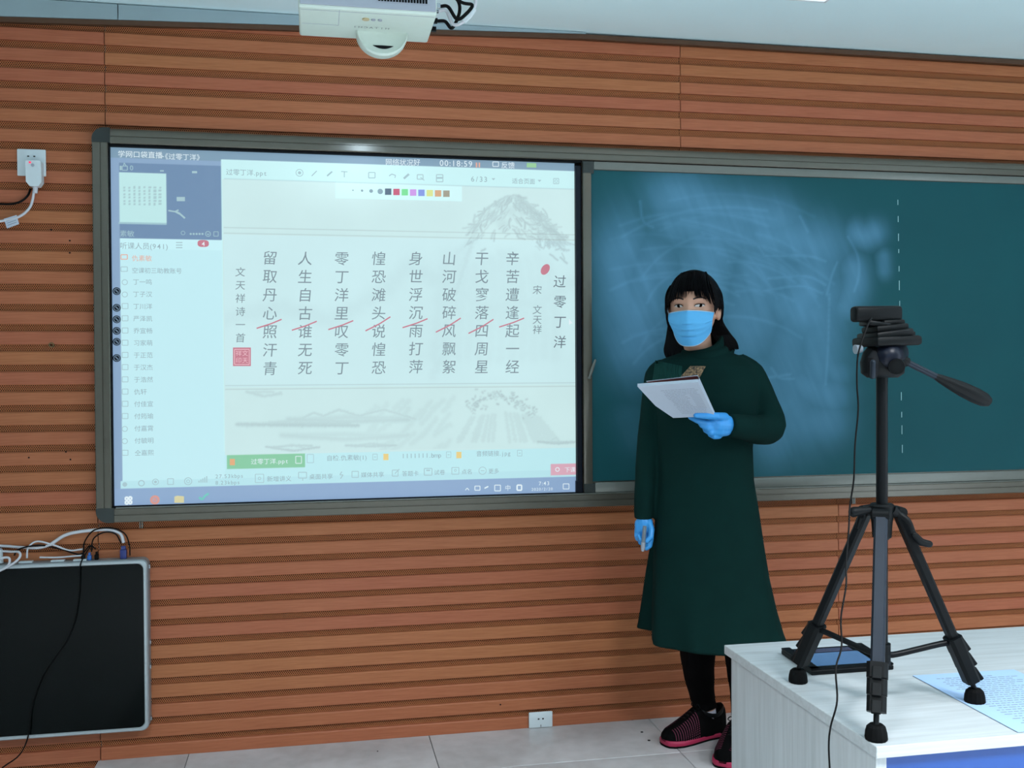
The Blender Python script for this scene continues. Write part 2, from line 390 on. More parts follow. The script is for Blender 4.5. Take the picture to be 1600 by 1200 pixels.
rect(172, 225, 905, 258, (114, 146, 170))
rect(186, 256, 347, 375, (94, 126, 164)); rect(186, 270, 260, 349, (186, 228, 228)); rect(186, 347, 260, 351, (150, 190, 200))
rect(190, 374, 350, 776, (190, 233, 240)); rect(187, 374, 348, 390, (196, 238, 244))
rect(347, 258, 905, 700, (196, 238, 240)); rect(350, 288, 900, 706, (198, 228, 228))
rect(352, 706, 905, 745, (184, 230, 236)); rect(189, 742, 905, 770, (178, 224, 232))
rect(354, 710, 476, 732, (124, 196, 152)); rect(860, 724, 902, 742, (214, 160, 178))
_t = [S2(200, 764), S2(900, 744)]                              # task bar: top edge is level in the room
tz = (_t[0][1]+_t[1][1])/2; img[(ZZ < tz)] = lin((130, 160, 198)); 
rect(524, 286, 722, 312, (205, 244, 245))
# slide ground: pale centre band, ruled double lines
sl = (XX > S2(351, 500)[0]) & (ZZ < S2(620, 290)[1]) & (ZZ > S2(620, 703)[1]); 
zb0, zb1 = S2(620, 372)[1], S2(620, 602)[1]
band = sl & (ZZ < zb0) & (ZZ > zb1); base = img.copy()
n1 = fnoise(3, 5, 4, 5)[..., None]
img[sl] = (img*(.93+.14*n1))[sl]
img[band] = (img*.4+.6*lin((198, 233, 238))*(.96+.06*n1))[band]
keep = (XX > S2(524, 300)[0]) & (XX < S2(722, 300)[0]) & (ZZ > S2(620, 312)[1]) & (ZZ < S2(620, 286)[1]); img[keep] = lin((205, 244, 245))
ink = np.zeros_like(XX)
def stroke(pts, r, a, jit=0.0, seed=0):
    rr = np.random.default_rng(seed); P = [np.array(S2(*p)) for p in pts]
    for p, q in zip(P[:-1], P[1:]):
        L = np.hypot(*(q-p)); n = max(2, int(L/(r*.35)))
        for i in range(n):
            c = p+(q-p)*i/n+rr.normal(0, jit, 2) if jit else p+(q-p)*i/n
            ix = int((c[0]-SX0)/STEP); iz = int((c[1]-SZ0)/STEP); k = max(2, int(3*r/STEP))
            x0, x1, z0, z1 = max(ix-k, 0), min(ix+k+1, NX), max(iz-k, 0), min(iz+k+1, NZ)
            if x0 >= x1 or z0 >= z1: continue
            d = (XX[z0:z1, x0:x1]-c[0])**2+(ZZ[z0:z1, x0:x1]-c[1])**2
            ink[z0:z1, x0:x1] = np.maximum(ink[z0:z1, x0:x1], a*np.exp(-d/(2*r*r)))
rr = random.Random(4)
def rock(path, n, spread, r, a, seed):
    q = random.Random(seed)
    for k in range(n):
        i = q.random()*(len(path)-1.001); j = int(i); f = i-j
        x = path[j][0]*(1-f)+path[j+1][0]*f+q.gauss(0, spread*.5); y = path[j][1]*(1-f)+path[j+1][1]*f+abs(q.gauss(0, spread))
        ang = q.uniform(.25, 1.1) if x > 800 else q.uniform(1.9, 2.9); L = q.uniform(5, 17); pts = [(x, y)]
        for s in range(3):
            ang += q.gauss(0, .28); pts.append((pts[-1][0]+math.cos(ang)*L/3, pts[-1][1]+math.sin(ang)*L/3))
        stroke(pts, r*q.uniform(.7, 1.3), a*q.uniform(.4, 1))
peak = [(745, 352), (757, 330), (772, 318), (790, 308), (806, 305), (822, 318), (838, 330), (852, 346), (866, 362), (874, 372)]
stroke(peak, .0022, .30, .0014, 1); rock(peak, 230, 17, .0022, .40, 2)
for k, (x, y) in enumerate(((762, 335), (790, 325), (812, 325), (835, 345), (855, 362), (780, 345))): stroke([(x, y), (x+10, y+8)], .013, .13, .004, 30+k)
for k in range(12): stroke([(700+14*k, 395+rr.uniform(0, 20)), (690+16*k, 440+rr.uniform(0, 60)), (680+17*k, 560)], .016, .06, .004, 50+k)
rock(peak, 20, 10, .0019, .3, 22); rock(peak[2:], 70, 7, .003, .4, 12)
stroke([(745, 352), (742, 366), (735, 385), (724, 420), (712, 460)], .006, .12, .002, 3)
rock([(790, 350), (830, 360), (870, 372)], 50, 8, .002, .4, 5)
for k in range(9): stroke([(735-5*k+rr.uniform(-8, 8), 375+22*k), (715-5*k+rr.uniform(-8, 8), 400+24*k)], .010, .07, .003, k)
stroke([(350, 500), (430, 480), (520, 500), (600, 455), (640, 415), (690, 440), (760, 480), (850, 470), (895, 440)], .02, .07, .004, 8)
tree = [(733, 640), (745, 628), (760, 618), (780, 612), (800, 622), (822, 636), (830, 645)]
for k in range(130):
    i = rr.random()*(len(tree)-1.001); j = int(i); f = i-j
    x = tree[j][0]*(1-f)+tree[j+1][0]*f+rr.gauss(0, 7); y = tree[j][1]*(1-f)+tree[j+1][1]*f+rr.gauss(2, 5)
    stroke([(x, y), (x+rr.uniform(-4, 4), y+rr.uniform(-2, 3))], .0024, .42*rr.uniform(.4, 1))
for k in range(30):
    x = rr.uniform(735, 845); stroke([(x, 645+abs(x-790)*.15), (x+(x-780)*.5, 690)], .004, .13, .002, k)
for k in range(26):
    x = rr.uniform(590, 720); y = rr.uniform(620, 700); stroke([(x, y), (x-rr.uniform(8, 26), y+rr.uniform(12, 30))], .006, .10, .002, k)
for (x0, x1, y, a, r) in ((370, 560, 663, .30, .004), (450, 640, 655, .20, .006), (440, 640, 680, .16, .006), (415, 500, 698, .3, .002), (385, 440, 612, .2, .003), (840, 898, 690, .34, .0028), (540, 620, 696, .26, .0025)):
    for k in range(3): stroke([(x0+k*8, y+k), ((x0+x1)/2, y-4*(k-1)+rr.uniform(-4, 4)), (x1-k*12, y+rr.uniform(-2, 3))], r, a*(1-.2*k), .001, k)
stroke([(460, 660), (490, 645), (505, 650), (530, 640), (560, 650), (600, 640), (650, 655)], .0025, .2, .001, 4)
ink[~sl] = 0; ink[keep] = 0
img = img*(1-ink[..., None])+lin((92, 106, 118))*ink[..., None]
for y in (360.5, 370, 600, 606.5):
    zc = S2(620, y)[1]; m = sl & (abs(ZZ-zc) < .0018); img[m] = img[m]*.78
rect(350, 287, 900, 288.5, (176, 212, 216))
# projector glare painted into the picture's colours, brightest under the lens
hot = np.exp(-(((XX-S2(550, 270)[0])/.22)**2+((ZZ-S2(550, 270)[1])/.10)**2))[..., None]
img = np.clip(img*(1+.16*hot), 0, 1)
thumb_x0, thumb_z1 = S2(192, 290)
for c in range(8):
    for q in range(6):
        px, py = 194+c*8.0, 293+q*5.2; x, z = S2(px, py); m = (abs(XX-x) < .0035) & (abs(ZZ-z) < .0035); img[m] = lin((160, 196, 200))
vs = np.stack([XX, np.full_like(XX, SY), ZZ], -1).reshape(-1, 3)
def grid_mesh(name, vs, nz, nx):
    me = bpy.data.meshes.new(name); idx = np.arange(nz*nx).reshape(nz, nx)
    q = np.stack([idx[:-1, :-1], idx[:-1, 1:], idx[1:, 1:], idx[1:, :-1]], -1).reshape(-1, 4)
    me.vertices.add(nz*nx); me.vertices.foreach_set('co', vs.astype('f').ravel()); me.loops.add(q.size); me.loops.foreach_set('vertex_index', q.ravel().astype('i'))
    me.polygons.add(len(q)); me.polygons.foreach_set('loop_start', np.arange(0, q.size, 4, dtype='i')); me.update(calc_edges=True); return me
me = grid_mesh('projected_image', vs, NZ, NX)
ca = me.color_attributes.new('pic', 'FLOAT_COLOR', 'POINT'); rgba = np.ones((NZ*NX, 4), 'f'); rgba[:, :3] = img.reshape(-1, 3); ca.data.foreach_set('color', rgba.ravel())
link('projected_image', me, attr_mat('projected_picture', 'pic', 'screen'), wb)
# crisp writing and icons, laid flat on the panel
FC = {}
def glyph(ch):
    if ch in FC: return FC[ch]
    cu = bpy.data.curves.new('t', 'FONT'); cu.body = ch; cu.size = 1; cu.align_x = 'CENTER'; cu.resolution_u = 3; cu.offset = .0015
    o = bpy.data.objects.new('t', cu); COL.objects.link(o); dg = bpy.context.evaluated_depsgraph_get()
    m = bpy.data.meshes.new_from_object(o.evaluated_get(dg)); bpy.data.objects.remove(o)
    v = [(q.co.x, q.co.y) for q in m.vertices]; f = [tuple(p.vertices) for p in m.polygons]; bpy.data.meshes.remove(m)
    wdt = .5
    if v:
        xs_ = [a for a, _ in v]; wdt = max(xs_)-min(xs_)
    FC[ch] = (v, f, wdt); return FC[ch]
def emit(g, ch, c, ux, uz, size, slant=0.0, sx=1.0):
    v, f, _ = glyph(ch)
    if v: g.add([c+ux*((x*sx+slant*y)*size)+uz*(y*size) for x, y in v], f)
UX, UZ = Vector((1, 0, 0)), Vector((0, 0, 1))
def adv(ch): return 1.0 if ord(ch) > 0x2000 else (.62 if ch.isdigit() or ch.isupper() else .3 if ch in " .,:'il-()" else .56)
def line(g, s, px, py, hpx, d=.0012, gap=1.0):                # horizontal run; (px,py) = left baseline; hpx = em in pixels
    if isinstance(g, str):                                    # a run that is a part of its own, in the named ink
        g2 = G(); line(g2, s, px, py, hpx, d, gap); return obj('interface_writing', g2, TXT[g], wb)
    p = S(px, py, d); size = (S(px, py-hpx, d)-p).length
    x = 0
    for ch in s:
        a = adv(ch); emit(g, ch, p+UX*((x+a/2)*size), UX, UZ, size); x += a*gap
def column(g, s, px, py0, pitch, hpx, slant=.10, name='poem_character'):             # vertical run; py0 = centre of first glyph
    if isinstance(g, str):
        for i, ch in enumerate(s): g2 = G(); column(g2, ch, px, py0+i*pitch, pitch, hpx, slant); obj(name, g2, TXT[g], wb)
        return
    for i, ch in enumerate(s):
        p = S(px, py0+i*pitch, .0012); size = (S(px, py0+i*pitch-hpx, .0012)-p).length
        emit(g, ch, p-UZ*(size*.37), UX, (UZ+UX*.0), size, slant)
TXT = {k: glow('projected_'+k, c, .95) for k, c in dict(ink=(118, 138, 148), grey=(146, 174, 184), white=(226, 240, 246), red=(196, 116, 134), faint=(164, 196, 204), orange=(226, 170, 150), slate=(96, 112, 124)).items()}
poem = [('辛苦遭逢起一经', 800, 404, 28.2), ('干戈寥落四周星', 752, 404, 28.2), ('山河破碎风飘絮', 701, 404, 28.2), ('身世浮沉雨打萍', 649, 404, 28.2),
        ('惶恐滩头说惶恐', 591, 404, 28.4), ('零丁洋里叹零丁', 533, 404, 28.5), ('人生自古谁无死', 476, 404, 28.5), ('留取丹心照汗青', 421, 403, 28.8)]
for s, x, y, p in poem: column('ink', s, x, y, p, 22.8)
column('slate', '过零丁洋', 874, 440, 31.5, 21, name='title_character')
column('ink', '宋', 839, 453, 10, 15, name='author_character'); column('ink', '文天祥', 839, 484, 15.5, 15, name='author_character')
column('ink', '文天祥诗一首', 375, 425, 20.6, 15.5, name='signature_character')
def flat(g, pts, d=.0012): g.quad(*[S(x, y, d) for x, y in pts])
def bar(g, x0, y0, x1, y1, wpx, d=.0016):
    a, b = S(x0, y0, d), S(x1, y1, d); n = (b-a).cross(Vector((0, 1, 0))).normalized()*(wpx*.00233/2); g.quad(a+n, b+n, b-n, a-n)
def ringf(g, x, y, r, wpx, n=20, d=.0012):
    c = S(x, y, d); k = .00233
    g.loft([[c+(UX*math.cos(2*PI*i/n)+UZ*math.sin(2*PI*i/n))*(q*k) for i in range(n)] for q in (r, r-wpx)], cap=False)
def disc(g, x, y, r, n=18, d=.0012):
    c = S(x, y, d); g.quad(*[c+(UX*math.cos(2*PI*i/n)+UZ*math.sin(2*PI*i/n))*(r*.00233) for i in range(n)])
def frame(g, x0, y0, x1, y1, wpx=1.2):
    for a in ((x0, y0, x1, y0), (x1, y0, x1, y1), (x1, y1, x0, y1), (x0, y1, x0, y0)): bar(g, *a, wpx, .0012)
for x, y in ((800, 504), (752, 510), (701, 508), (649, 505), (591, 506), (533, 508), (476, 509), (421, 506)):
    g = G(); sh = 11 if x in (591, 701, 752) else 7
    bar(g, x-20, y+sh, x+2, y, 1.9); bar(g, x+2, y, x+19, y-sh, 1.9); obj('pause_mark', g, TXT['red'], wb)
g = G(); flat(g, [(364, 543), (392, 543), (392, 572), (364, 572)]); sl_ = obj('red_seal', g, TXT['red'], wb)
g = G(); frame(g, 366.5, 546, 389.5, 569.5, 1); column(g, '文天', 383, 552, 11, 9.5, 0); column(g, '祥印', 373, 552, 11, 9.5, 0)
for i, v in enumerate(g.v): g.v[i] = v-Vector((0, .0006, 0))
obj('seal_lettering', g, glow('seal_pale', (234, 190, 200), .95), sl_)
g = G(); c = S(852, 421, .0012)
g.quad(*[c+UX*(.0155*math.cos(t)+.006*math.sin(t))+UZ*(.019*math.sin(t)) for t in [2*PI*i/18 for i in range(18)]]); obj('red_blot', g, TXT['red'], wb)
g = G(); line(g, '学网口袋直播', 184, 244.5, 11.2); line(g, '-', 253, 247, 11); line(g, '《过零丁洋》', 252, 248, 10.6)
line(g, '网络状况:', 602, 257, 11); line(g, '好', 646, 257.5, 11); line(g, '00:18:59', 686, 259, 13, gap=.95); line(g, '反馈', 783, 262, 11)
frame(g, 770, 253, 779, 260, 1); obj('title_writing', g, TXT['white'], wb)['kind'] = 'stuff'
g = G(); line(g, '0', 202, 266, 11)
g.quad(*[S(x, y, .0012) for x, y in ((187, 259), (190, 259), (190, 266), (187, 266))]); frame(g, 191, 259.5, 199, 266, 1); bar(g, 193, 259, 194, 254.5, 1); bar(g, 194, 254.5, 197, 259, 1)
line(g, '素敏', 187, 369, 11); 
for k in range(5): disc(g, 298+4.6*k, 365.5, 1.5)
ringf(g, 325, 365.5, 4, 1); bar(g, 323, 365, 325, 367, 1); bar(g, 325, 367, 327, 365, 1); frame(g, 334, 362, 341, 369, .9); ringf(g, 286, 364, 3, .8)
for x0, y0, x1, y1, w_ in ((263, 329, 275, 331, 2), (275, 331, 281, 334, 3), (281, 334, 289, 341, 2.5), (273, 331, 279, 328, 2), (276, 311, 289, 311, 6), (250, 267, 256, 267, 2), (300, 269, 308, 269, 3)): bar(g, x0, y0, x1, y1, w_)
obj('video_caption', g, TXT['faint'], wb)['kind'] = 'stuff'
g = G(); line('grey', '听课人员(941)', 187, 388, 11.2); 
for k in range(3): bar(g, 275, 379+4*k, 285, 379+4*k, 1)
names = ['丁一鸣', '丁子汉', '丁川洋', '严泽凯', '乔宣畅', '习家萌', '于正范', '于汉杰', '于浩然', '仇轩', '付佳宣', '付筠瑜', '付嘉霄', '付毓明', '仝嘉熙']
for i, s in enumerate(names): line('grey', s, 207.5+.2*i, 444+19.1*i, 9.6)
line('grey', '空课初三助教账号', 206, 426, 9.4)
line('grey', '过零丁洋.ppt', 353, 272.5, 10.5)
line('grey', '6/33', 735, 283.5, 11.5); line('grey', '适合页面', 800, 286, 9.3)
line('grey', '27.53kbps', 336, 747.5, 8.6); line('grey', '8.23kbps', 336, 757.5, 8.6)
line('grey', '新增讲义', 417, 752, 9.4); line('grey', '桌面共享', 483, 748.5, 9.2); line('grey', '媒体共享', 564, 745.5, 9); line('grey', '答题卡', 628, 743.5, 8.8); line('grey', '试卷', 678, 741.5, 8.8); line('grey', '点名', 721, 740.5, 8.6); line('grey', '更多', 763, 739.5, 8.6)
line('grey', '自检.仇素敏(1)', 510, 719.5, 9.6); line('grey', '1111111.bmp', 627, 716, 10); line('grey', '音频链接.jpg', 744, 712.5, 9.2)
obj('menu_icon', g, TXT['grey'], wb)['kind'] = 'stuff'
g = G(); line(g, '仇素敏', 206, 407, 10); frame(g, 189, 398, 199, 405, 1.2); obj('orange_name', g, TXT['orange'], wb)
g = G(); 
for i in range(15):
    if i in (0, 1, 12, 13): ringf(g, 195, 441+19.1*i, 4, .9)
    else: frame(g, 191, 436+19.1*i, 200, 444+19.1*i, .9)
frame(g, 189, 417, 199, 424, 1)
ringf(g, 468, 270, 5.4, .9); disc(g, 468, 270, 2.2); bar(g, 487, 275, 495, 267, 1.3); bar(g, 511, 275, 519, 268, 2.2); bar(g, 533, 268, 543, 268.5, 1.2); bar(g, 538, 268.5, 538, 277, 1.2); frame(g, 576, 269.5, 586, 278, 1.2)
bar(g, 608, 275, 612, 272, 1.4); bar(g, 612, 272, 618, 274, 1.4); bar(g, 618, 274, 617, 278, 1.2); bar(g, 631, 279, 639, 272, 3); frame(g, 652, 273, 661, 280, 1.1); bar(g, 657, 277, 663, 282, 1); frame(g, 682, 273, 692, 284, 1.2); bar(g, 682, 278, 692, 278, 2.5)
for x, y in ((771, 280), (843, 282.5)): g.quad(S(x-3, y-1.5, .0012), S(x+3, y-1.5, .0012), S(x, y+1.8, .0012))
frame(g, 865, 279, 873, 287, 1.0); ringf(g, 869, 283, 2.4, .8)
ringf(g, 294, 752, 5.5, 1.1); ringf(g, 294, 752, 2.6, .9); frame(g, 262, 748, 271, 757, 1); ringf(g, 243, 753, 4.5, 1); disc(g, 243, 753, 2); disc(g, 195, 757, 3.2); ringf(g, 221, 755, 4.5, 1.4)
for k in range(5): bar(g, 311+3*k, 754, 311+3*k, 751-1.7*k, 1.4)
frame(g, 399, 741, 412, 754, .9); ringf(g, 405.5, 747.5, 2.3, .9); frame(g, 466.5, 738, 479, 747, 1.1); bar(g, 473, 747, 473, 751, 1.2); bar(g, 534, 737, 531, 742, 1.4); bar(g, 531, 742, 536, 742, 1.2); bar(g, 536, 742, 532, 748, 1.4)
frame(g, 550, 736.5, 560, 746, 1); frame(g, 613, 734.5, 622, 744, 1); bar(g, 617, 740, 624, 733, 1.2); frame(g, 663, 732, 675, 742.5, 1.2); bar(g, 666, 735, 672, 735, 2); frame(g, 706, 730.5, 717, 741, 1); ringf(g, 711.5, 735, 2, .8)
ringf(g, 754, 735.5, 6, .9); bar(g, 751, 735.5, 757, 735.5, 1); frame(g, 480, 710, 490, 723, .8)
for x, y in ((586, 714), (701, 710.5), (812, 708)): frame(g, x-3.5, y-4.5, x+3.5, y+4.5, .7); bar(g, x-1.5, y, x+1.5, y, 1)
obj('interface_icon', g, TXT['faint'], wb)['kind'] = 'stuff'
g = G(); line(g, '过零丁洋.ppt', 392, 725, 9.6); frame(g, 462, 713, 471, 724, .9); ringf(g, 871, 733.5, 3.5, 1.2); line(g, '下课', 882, 737.5, 9)
bar(g, 727, 766, 730, 762.5, 1.1); bar(g, 730, 762.5, 733, 766, 1.1); frame(g, 742, 759.5, 750, 766, 1.2); bar(g, 757, 763, 763, 760, 2); frame(g, 773, 758, 782, 767, 1.2); line(g, '中', 789, 766, 9.5); frame(g, 808, 758, 815, 766, 2.2); line(g, '7:43', 841, 758.5, 8.6); frame(g, 880, 756, 889, 764, 1); line(g, '2020/2/20', 830, 767, 6.4)
for a, b in ((196, 777), (201.5, 776.5), (196, 783), (201.5, 782.5)): frame(g, a, b, a+4, b+4.5, 2.4)
obj('taskbar_icon', g, TXT['white'], wb)['kind'] = 'stuff'
for nm, x, y, c in (('file_icon', 363, 722, (226, 170, 120)), ('file_icon', 603, 714, (232, 206, 130)), ('file_icon', 717, 711, (232, 206, 130))):
    g = G(); flat(g, [(x-4, y-5), (x+4, y-5), (x+4, y+5), (x-4, y+5)], .001); obj(nm, g, glow('icon_%d' % x, c, .95), wb)
for x, y, c in ((242, 781, (214, 150, 140)), (280, 780, (214, 208, 160)), (318, 777, (110, 200, 190))):
    g = G()
    if x == 242: ringf(g, x, y, 6.5, 3.5, d=.001); disc(g, x, y, 2.2, d=.0012)
    elif x == 280: flat(g, [(x-7.5, y-4), (x-3, y-5.5), (x+7.5, y-4.5), (x+7.5, y+5.5), (x-7.5, y+5.5)], .001)
    else: bar(g, x-7, y, x-2, y+4, 3); bar(g, x-2, y+4, x+2, y-2, 3); bar(g, x+2, y-2, x+8, y-6, 3)
    obj('app_icon', g, glow('app_%d' % x, c, .95), wb)
for k, c in enumerate(((84, 106, 128), (200, 84, 116), (122, 226, 150), (206, 150, 232), (130, 150, 228), (218, 228, 142), (214, 166, 124), (160, 154, 134))):
    g = G(); x = 606.5+13.0*k; y = 299.5+.45*k; flat(g, [(x-5, y-5), (x+5, y-5), (x+5, y+5), (x-5, y+5)]); obj('colour_swatch', g, glow('swatch_%d' % k, c, .95), wb)
for k, r in enumerate((1, 1.7, 2.7, 4.0)):
    g = G(); disc(g, 551.5+14.2*k, 297.3+.6*k, r); obj('brush_dot', g, glow('brush_%d' % k, (140, 170, 184), .95), wb)
g = G(); x, y = 317.5, 380.5; g.quad(*[S(x, y, .0012)+UX*(.018*(abs(math.cos(t))**.7)*(1 if math.cos(t) > 0 else -1))+UZ*(.0115*(abs(math.sin(t))**.7)*(1 if math.sin(t) > 0 else -1)) for t in [2*PI*(i+.5)/20 for i in range(20)]])
bd = obj('red_badge', g, TXT['red'], wb); g = G(); line(g, '4', 314.5, 384.5, 10, .0018); obj('badge_digit', g, TXT['white'], bd)
g = G(); flat(g, [(823, 254.5), (838, 255), (838, 262), (823, 261.5)]); obj('green_button', g, glow('green_button', (150, 204, 150), .95), wb)
g = G(); bar(g, 744.5, 254, 744.5, 261.5, 2.2); bar(g, 749, 254, 749, 261.5, 2.2); obj('pause_icon', g, TXT['orange'], wb)
g = G(); g.quad(*[S(x, y, .0012) for x, y in ((889, 498), (889, 508), (892, 505.5), (895, 505.5))]); obj('mouse_pointer', g, TXT['white'], wb)
for y in (455, 481, 499, 517, 534, 559.5):                    # printed shortcut buttons on the board's own edge, their marks made to glow
    c = at(182.5, y, SY); g = G().cyl(c+Vector((0, -.0022, 0)), c, .0125, n=20); b = obj('shortcut_button', g, M['navy'], wb)
    g = G(); ringf(g, 182.5, y, 4.3, 1.0, d=.0026); bar(g, 180.4, y-2, 184.6, y+2, 1.6, .0028); obj('button_mark', g, glow('mark', (120, 150, 178), .6) if y == 455 else bpy.data.materials['mark'], b)
# black gap strip with a dark blue post right of the picture
obj('edge_post', G().box((.9095, -.045, .832), (.9295, -.0312, 1.99), .003), M['navy'], wb)
obj('post_foot', G().box((.905, -.047, .832), (.930, -.0305, .876), .003), M['navy'], wb)
obj('dark_bezel', G().box((SX0, -.05, 1.9985), (.93, -.0312, 2.0055)).box((SX0, -.05, .832), (SX0+.004, -.0312, 2.0)).box((SX0, -.05, .8305), (.93, -.0312, .8345)), M['dark'], wb)

# ------------------------------------------------------------------ sliding green chalkboard
gb = thing('sliding_chalkboard', 'green sliding chalkboard with smeared blue white chalk dust behind the woman', 'chalkboard', (1.8, -.04, .83))
BX0, BX1, GZ0, GZ1 = .9325, TX1-.02, .8325, 2.0035
CX0, CX1, CZ0, CZ1 = BX0+.02, BX1, .872, 1.974
st = .0055; nx = int((CX1-CX0)/st)+1; nz = int((CZ1-CZ0)/st)+1
X2, Z2 = np.meshgrid(np.linspace(CX0, CX1, nx), np.linspace(CZ0, CZ1, nz)); dust = np.zeros_like(X2)
BY = -.046
def BP(px, py): p = at(px, py, BY); return np.array((p.x, p.z))
def swipe(pts, r, a, seed=0):
    global dust
    P = smoothpath([Vector((*BP(x, y), 0)) for x, y in pts], 10); rg = np.random.default_rng(seed)
    for i, p in enumerate(P):
        f = min(1, 4*min(i+1, len(P)-i)/len(P))
        d = ((X2-p.x)**2+(Z2-p.y)**2)/(2*r*r); dust = np.maximum(dust, a*f*np.exp(-d))
def vnoise(X, Z, sc_, seed, oct=4):
    r = np.random.default_rng(seed); out = 0; amp = 1; tot = 0
    for o in range(oct):
        u = (X-X.min())*sc_[0]*2**o; v = (Z-Z.min())*sc_[1]*2**o; gr = r.random((int(v.max())+3, int(u.max())+3)); iu, iv = u.astype(int), v.astype(int); fu, fv = u-iu, v-iv
        fu = fu*fu*(3-2*fu); fv = fv*fv*(3-2*fv); out = out+amp*((gr[iv, iu]*(1-fu)+gr[iv, iu+1]*fu)*(1-fv)+(gr[iv+1, iu]*(1-fu)+gr[iv+1, iu+1]*fu)*fv); tot += amp; amp *= .55
    return out/tot
for args in (([(985, 330), (975, 420), (985, 520), (1000, 600)], .075, .62), ([(1010, 320), (1060, 310), (1120, 330), (1200, 345), (1280, 370)], .07, .62), ([(1040, 380), (1000, 470), (1010, 560)], .09, .66),
             ([(1120, 360), (1100, 430), (1090, 520)], .1, .62), ([(1200, 390), (1180, 470), (1170, 560)], .1, .6), ([(1280, 390), (1260, 460), (1240, 520)], .09, .56), ([(1330, 360), (1350, 370), (1375, 360)], .035, .52),
             ([(1320, 400), (1335, 430), (1325, 470), (1300, 500)], .045, .5), ([(1240, 480), (1230, 560), (1240, 640), (1250, 690)], .09, .5), ([(1200, 560), (1210, 640), (1215, 700)], .08, .5), ([(1230, 590), (1270, 610), (1310, 620)], .06, .55),
             ([(1240, 650), (1300, 660)], .07, .45), ([(1290, 420), (1280, 520), (1270, 640)], .085, .5), ([(1000, 360), (1100, 350), (1240, 380), (1330, 400)], .08, .6), ([(1210, 470), (1290, 500)], .08, .55), ([(1130, 560), (1200, 600), (1260, 660)], .09, .52), ([(1280, 560), (1310, 590)], .05, .42), ([(1150, 420), (1290, 440)], .08, .5), ([(1380, 395), (1382, 430)], .022, .35), ([(980, 640), (1000, 690)], .05, .14)): swipe(*args)
soft = vnoise(X2, Z2, (5, 5), 5); streak = vnoise(X2*1.0+Z2*.45, Z2, (34, 3), 9, 3); dust *= 1.28*(.70+.45*soft)*(.8+.4*streak)
rg = random.Random(11); base_d = dust.copy()
def fine(pts, r, a):
    global dust
    for p in smoothpath([Vector((*BP(x, y), 0)) for x, y in pts], 26):
        ix = int((p.x-CX0)/st); iz = int((p.y-CZ0)/st); k = int(3*r/st)+2
        a0, a1, b0, b1 = max(ix-k, 0), min(ix+k, nx), max(iz-k, 0), min(iz+k, nz)
        if a0 < a1 and b0 < b1:
            d = ((X2[b0:b1, a0:a1]-p.x)**2+(Z2[b0:b1, a0:a1]-p.y)**2)/(2*r*r); dust[b0:b1, a0:a1] = np.maximum(dust[b0:b1, a0:a1], base_d[b0:b1, a0:a1]+a*np.exp(-d))
for k in range(46):
    cx, cy, R_ = rg.uniform(1000, 1180), rg.uniform(470, 640), rg.uniform(90, 300); t0 = rg.uniform(-2.9, -1.2); pts = [(cx+R_*math.cos(t0+.18*j), cy+R_*.8*math.sin(t0+.18*j)) for j in range(6)]
    if all(950 < x < 1360 and 300 < y < 720 for x, y in pts): fine(pts, .0045, rg.uniform(.05, .16))
for pts in ([(1325, 370), (1340, 400), (1342, 430), (1335, 455)], [(1308, 410), (1300, 430), (1292, 460)], [(1185, 385), (1195, 400)], [(1198, 400), (1260, 400), (1290, 408)], [(1200, 435), (1260, 432), (1290, 445)], [(1190, 455), (1250, 447), (1285, 458)],
            [(1235, 585), (1200, 590)], [(1205, 575), (1218, 590), (1240, 592)], [(1000, 315), (1005, 345), (1020, 355)], [(1250, 338), (1262, 362)], [(1296, 460), (1294, 540), (1290, 600)]): fine(pts, .0035, .22)
vs = np.stack([X2, np.full_like(X2, BY), Z2], -1).reshape(-1, 3); me = grid_mesh('writing_surface', vs, nz, nx)
at_ = me.attributes.new('dust', 'FLOAT', 'POINT'); at_.data.foreach_set('value', np.clip(dust, 0, 1).astype('f').ravel())
link('writing_surface', me, attr_mat('green_chalkboard', 'dust', 'board'), gb)
obj('backing', G().box((BX0, BY+.001, GZ0), (BX1, -.0305, GZ1)), M['alu'], gb)
obj('top_frame', G().box((BX0+.041, -.054, 1.9755), (BX1, -.0462, GZ1), .002), M['alu_light'], gb, smooth=30)
obj('bottom_frame', G().box((BX0+.041, -.054, GZ0), (BX1, -.0462, .8685), .002), M['alu_light'], gb, smooth=30)
obj('side_frame', G().box((BX0, -.056, .864), (BX0+.031, -.0462, 1.962), .002), M['alu'], gb, smooth=30)
obj('corner_block', G().box((BX0, -.0565, 1.9605), (BX0+.0405, -.0462, GZ1), .002), M['cap'], gb); obj('corner_block', G().box((BX0, -.0565, GZ0), (BX0+.0405, -.0462, .8655), .002), M['cap'], gb)
a = at(921, 590, -.06); b = at(930, 563, -.075)
g = G().sph(a, .006).tube([a, at(925, 578, -.075), b], [.004, .006, .004], 10, dome=True); obj('latch', g, M['alu_light'], gb, smooth=50)
g = G(); q = random.Random(3); y = 312
while y < 700:
    h = q.uniform(6, 15)
    if not 480 < y < 590: p0, p1 = at(1403+(y-312)*.018, y, -.0468), at(1403+(y-312)*.018, y+h, -.0468); g.box((p0.x-.0012, -.0468, p1.z), (p0.x+.0012, -.0461, p0.z))
    y += h+q.uniform(12, 22)
tag(obj('chalk_dashes', g, M['chalk'], gb), kind='stuff')

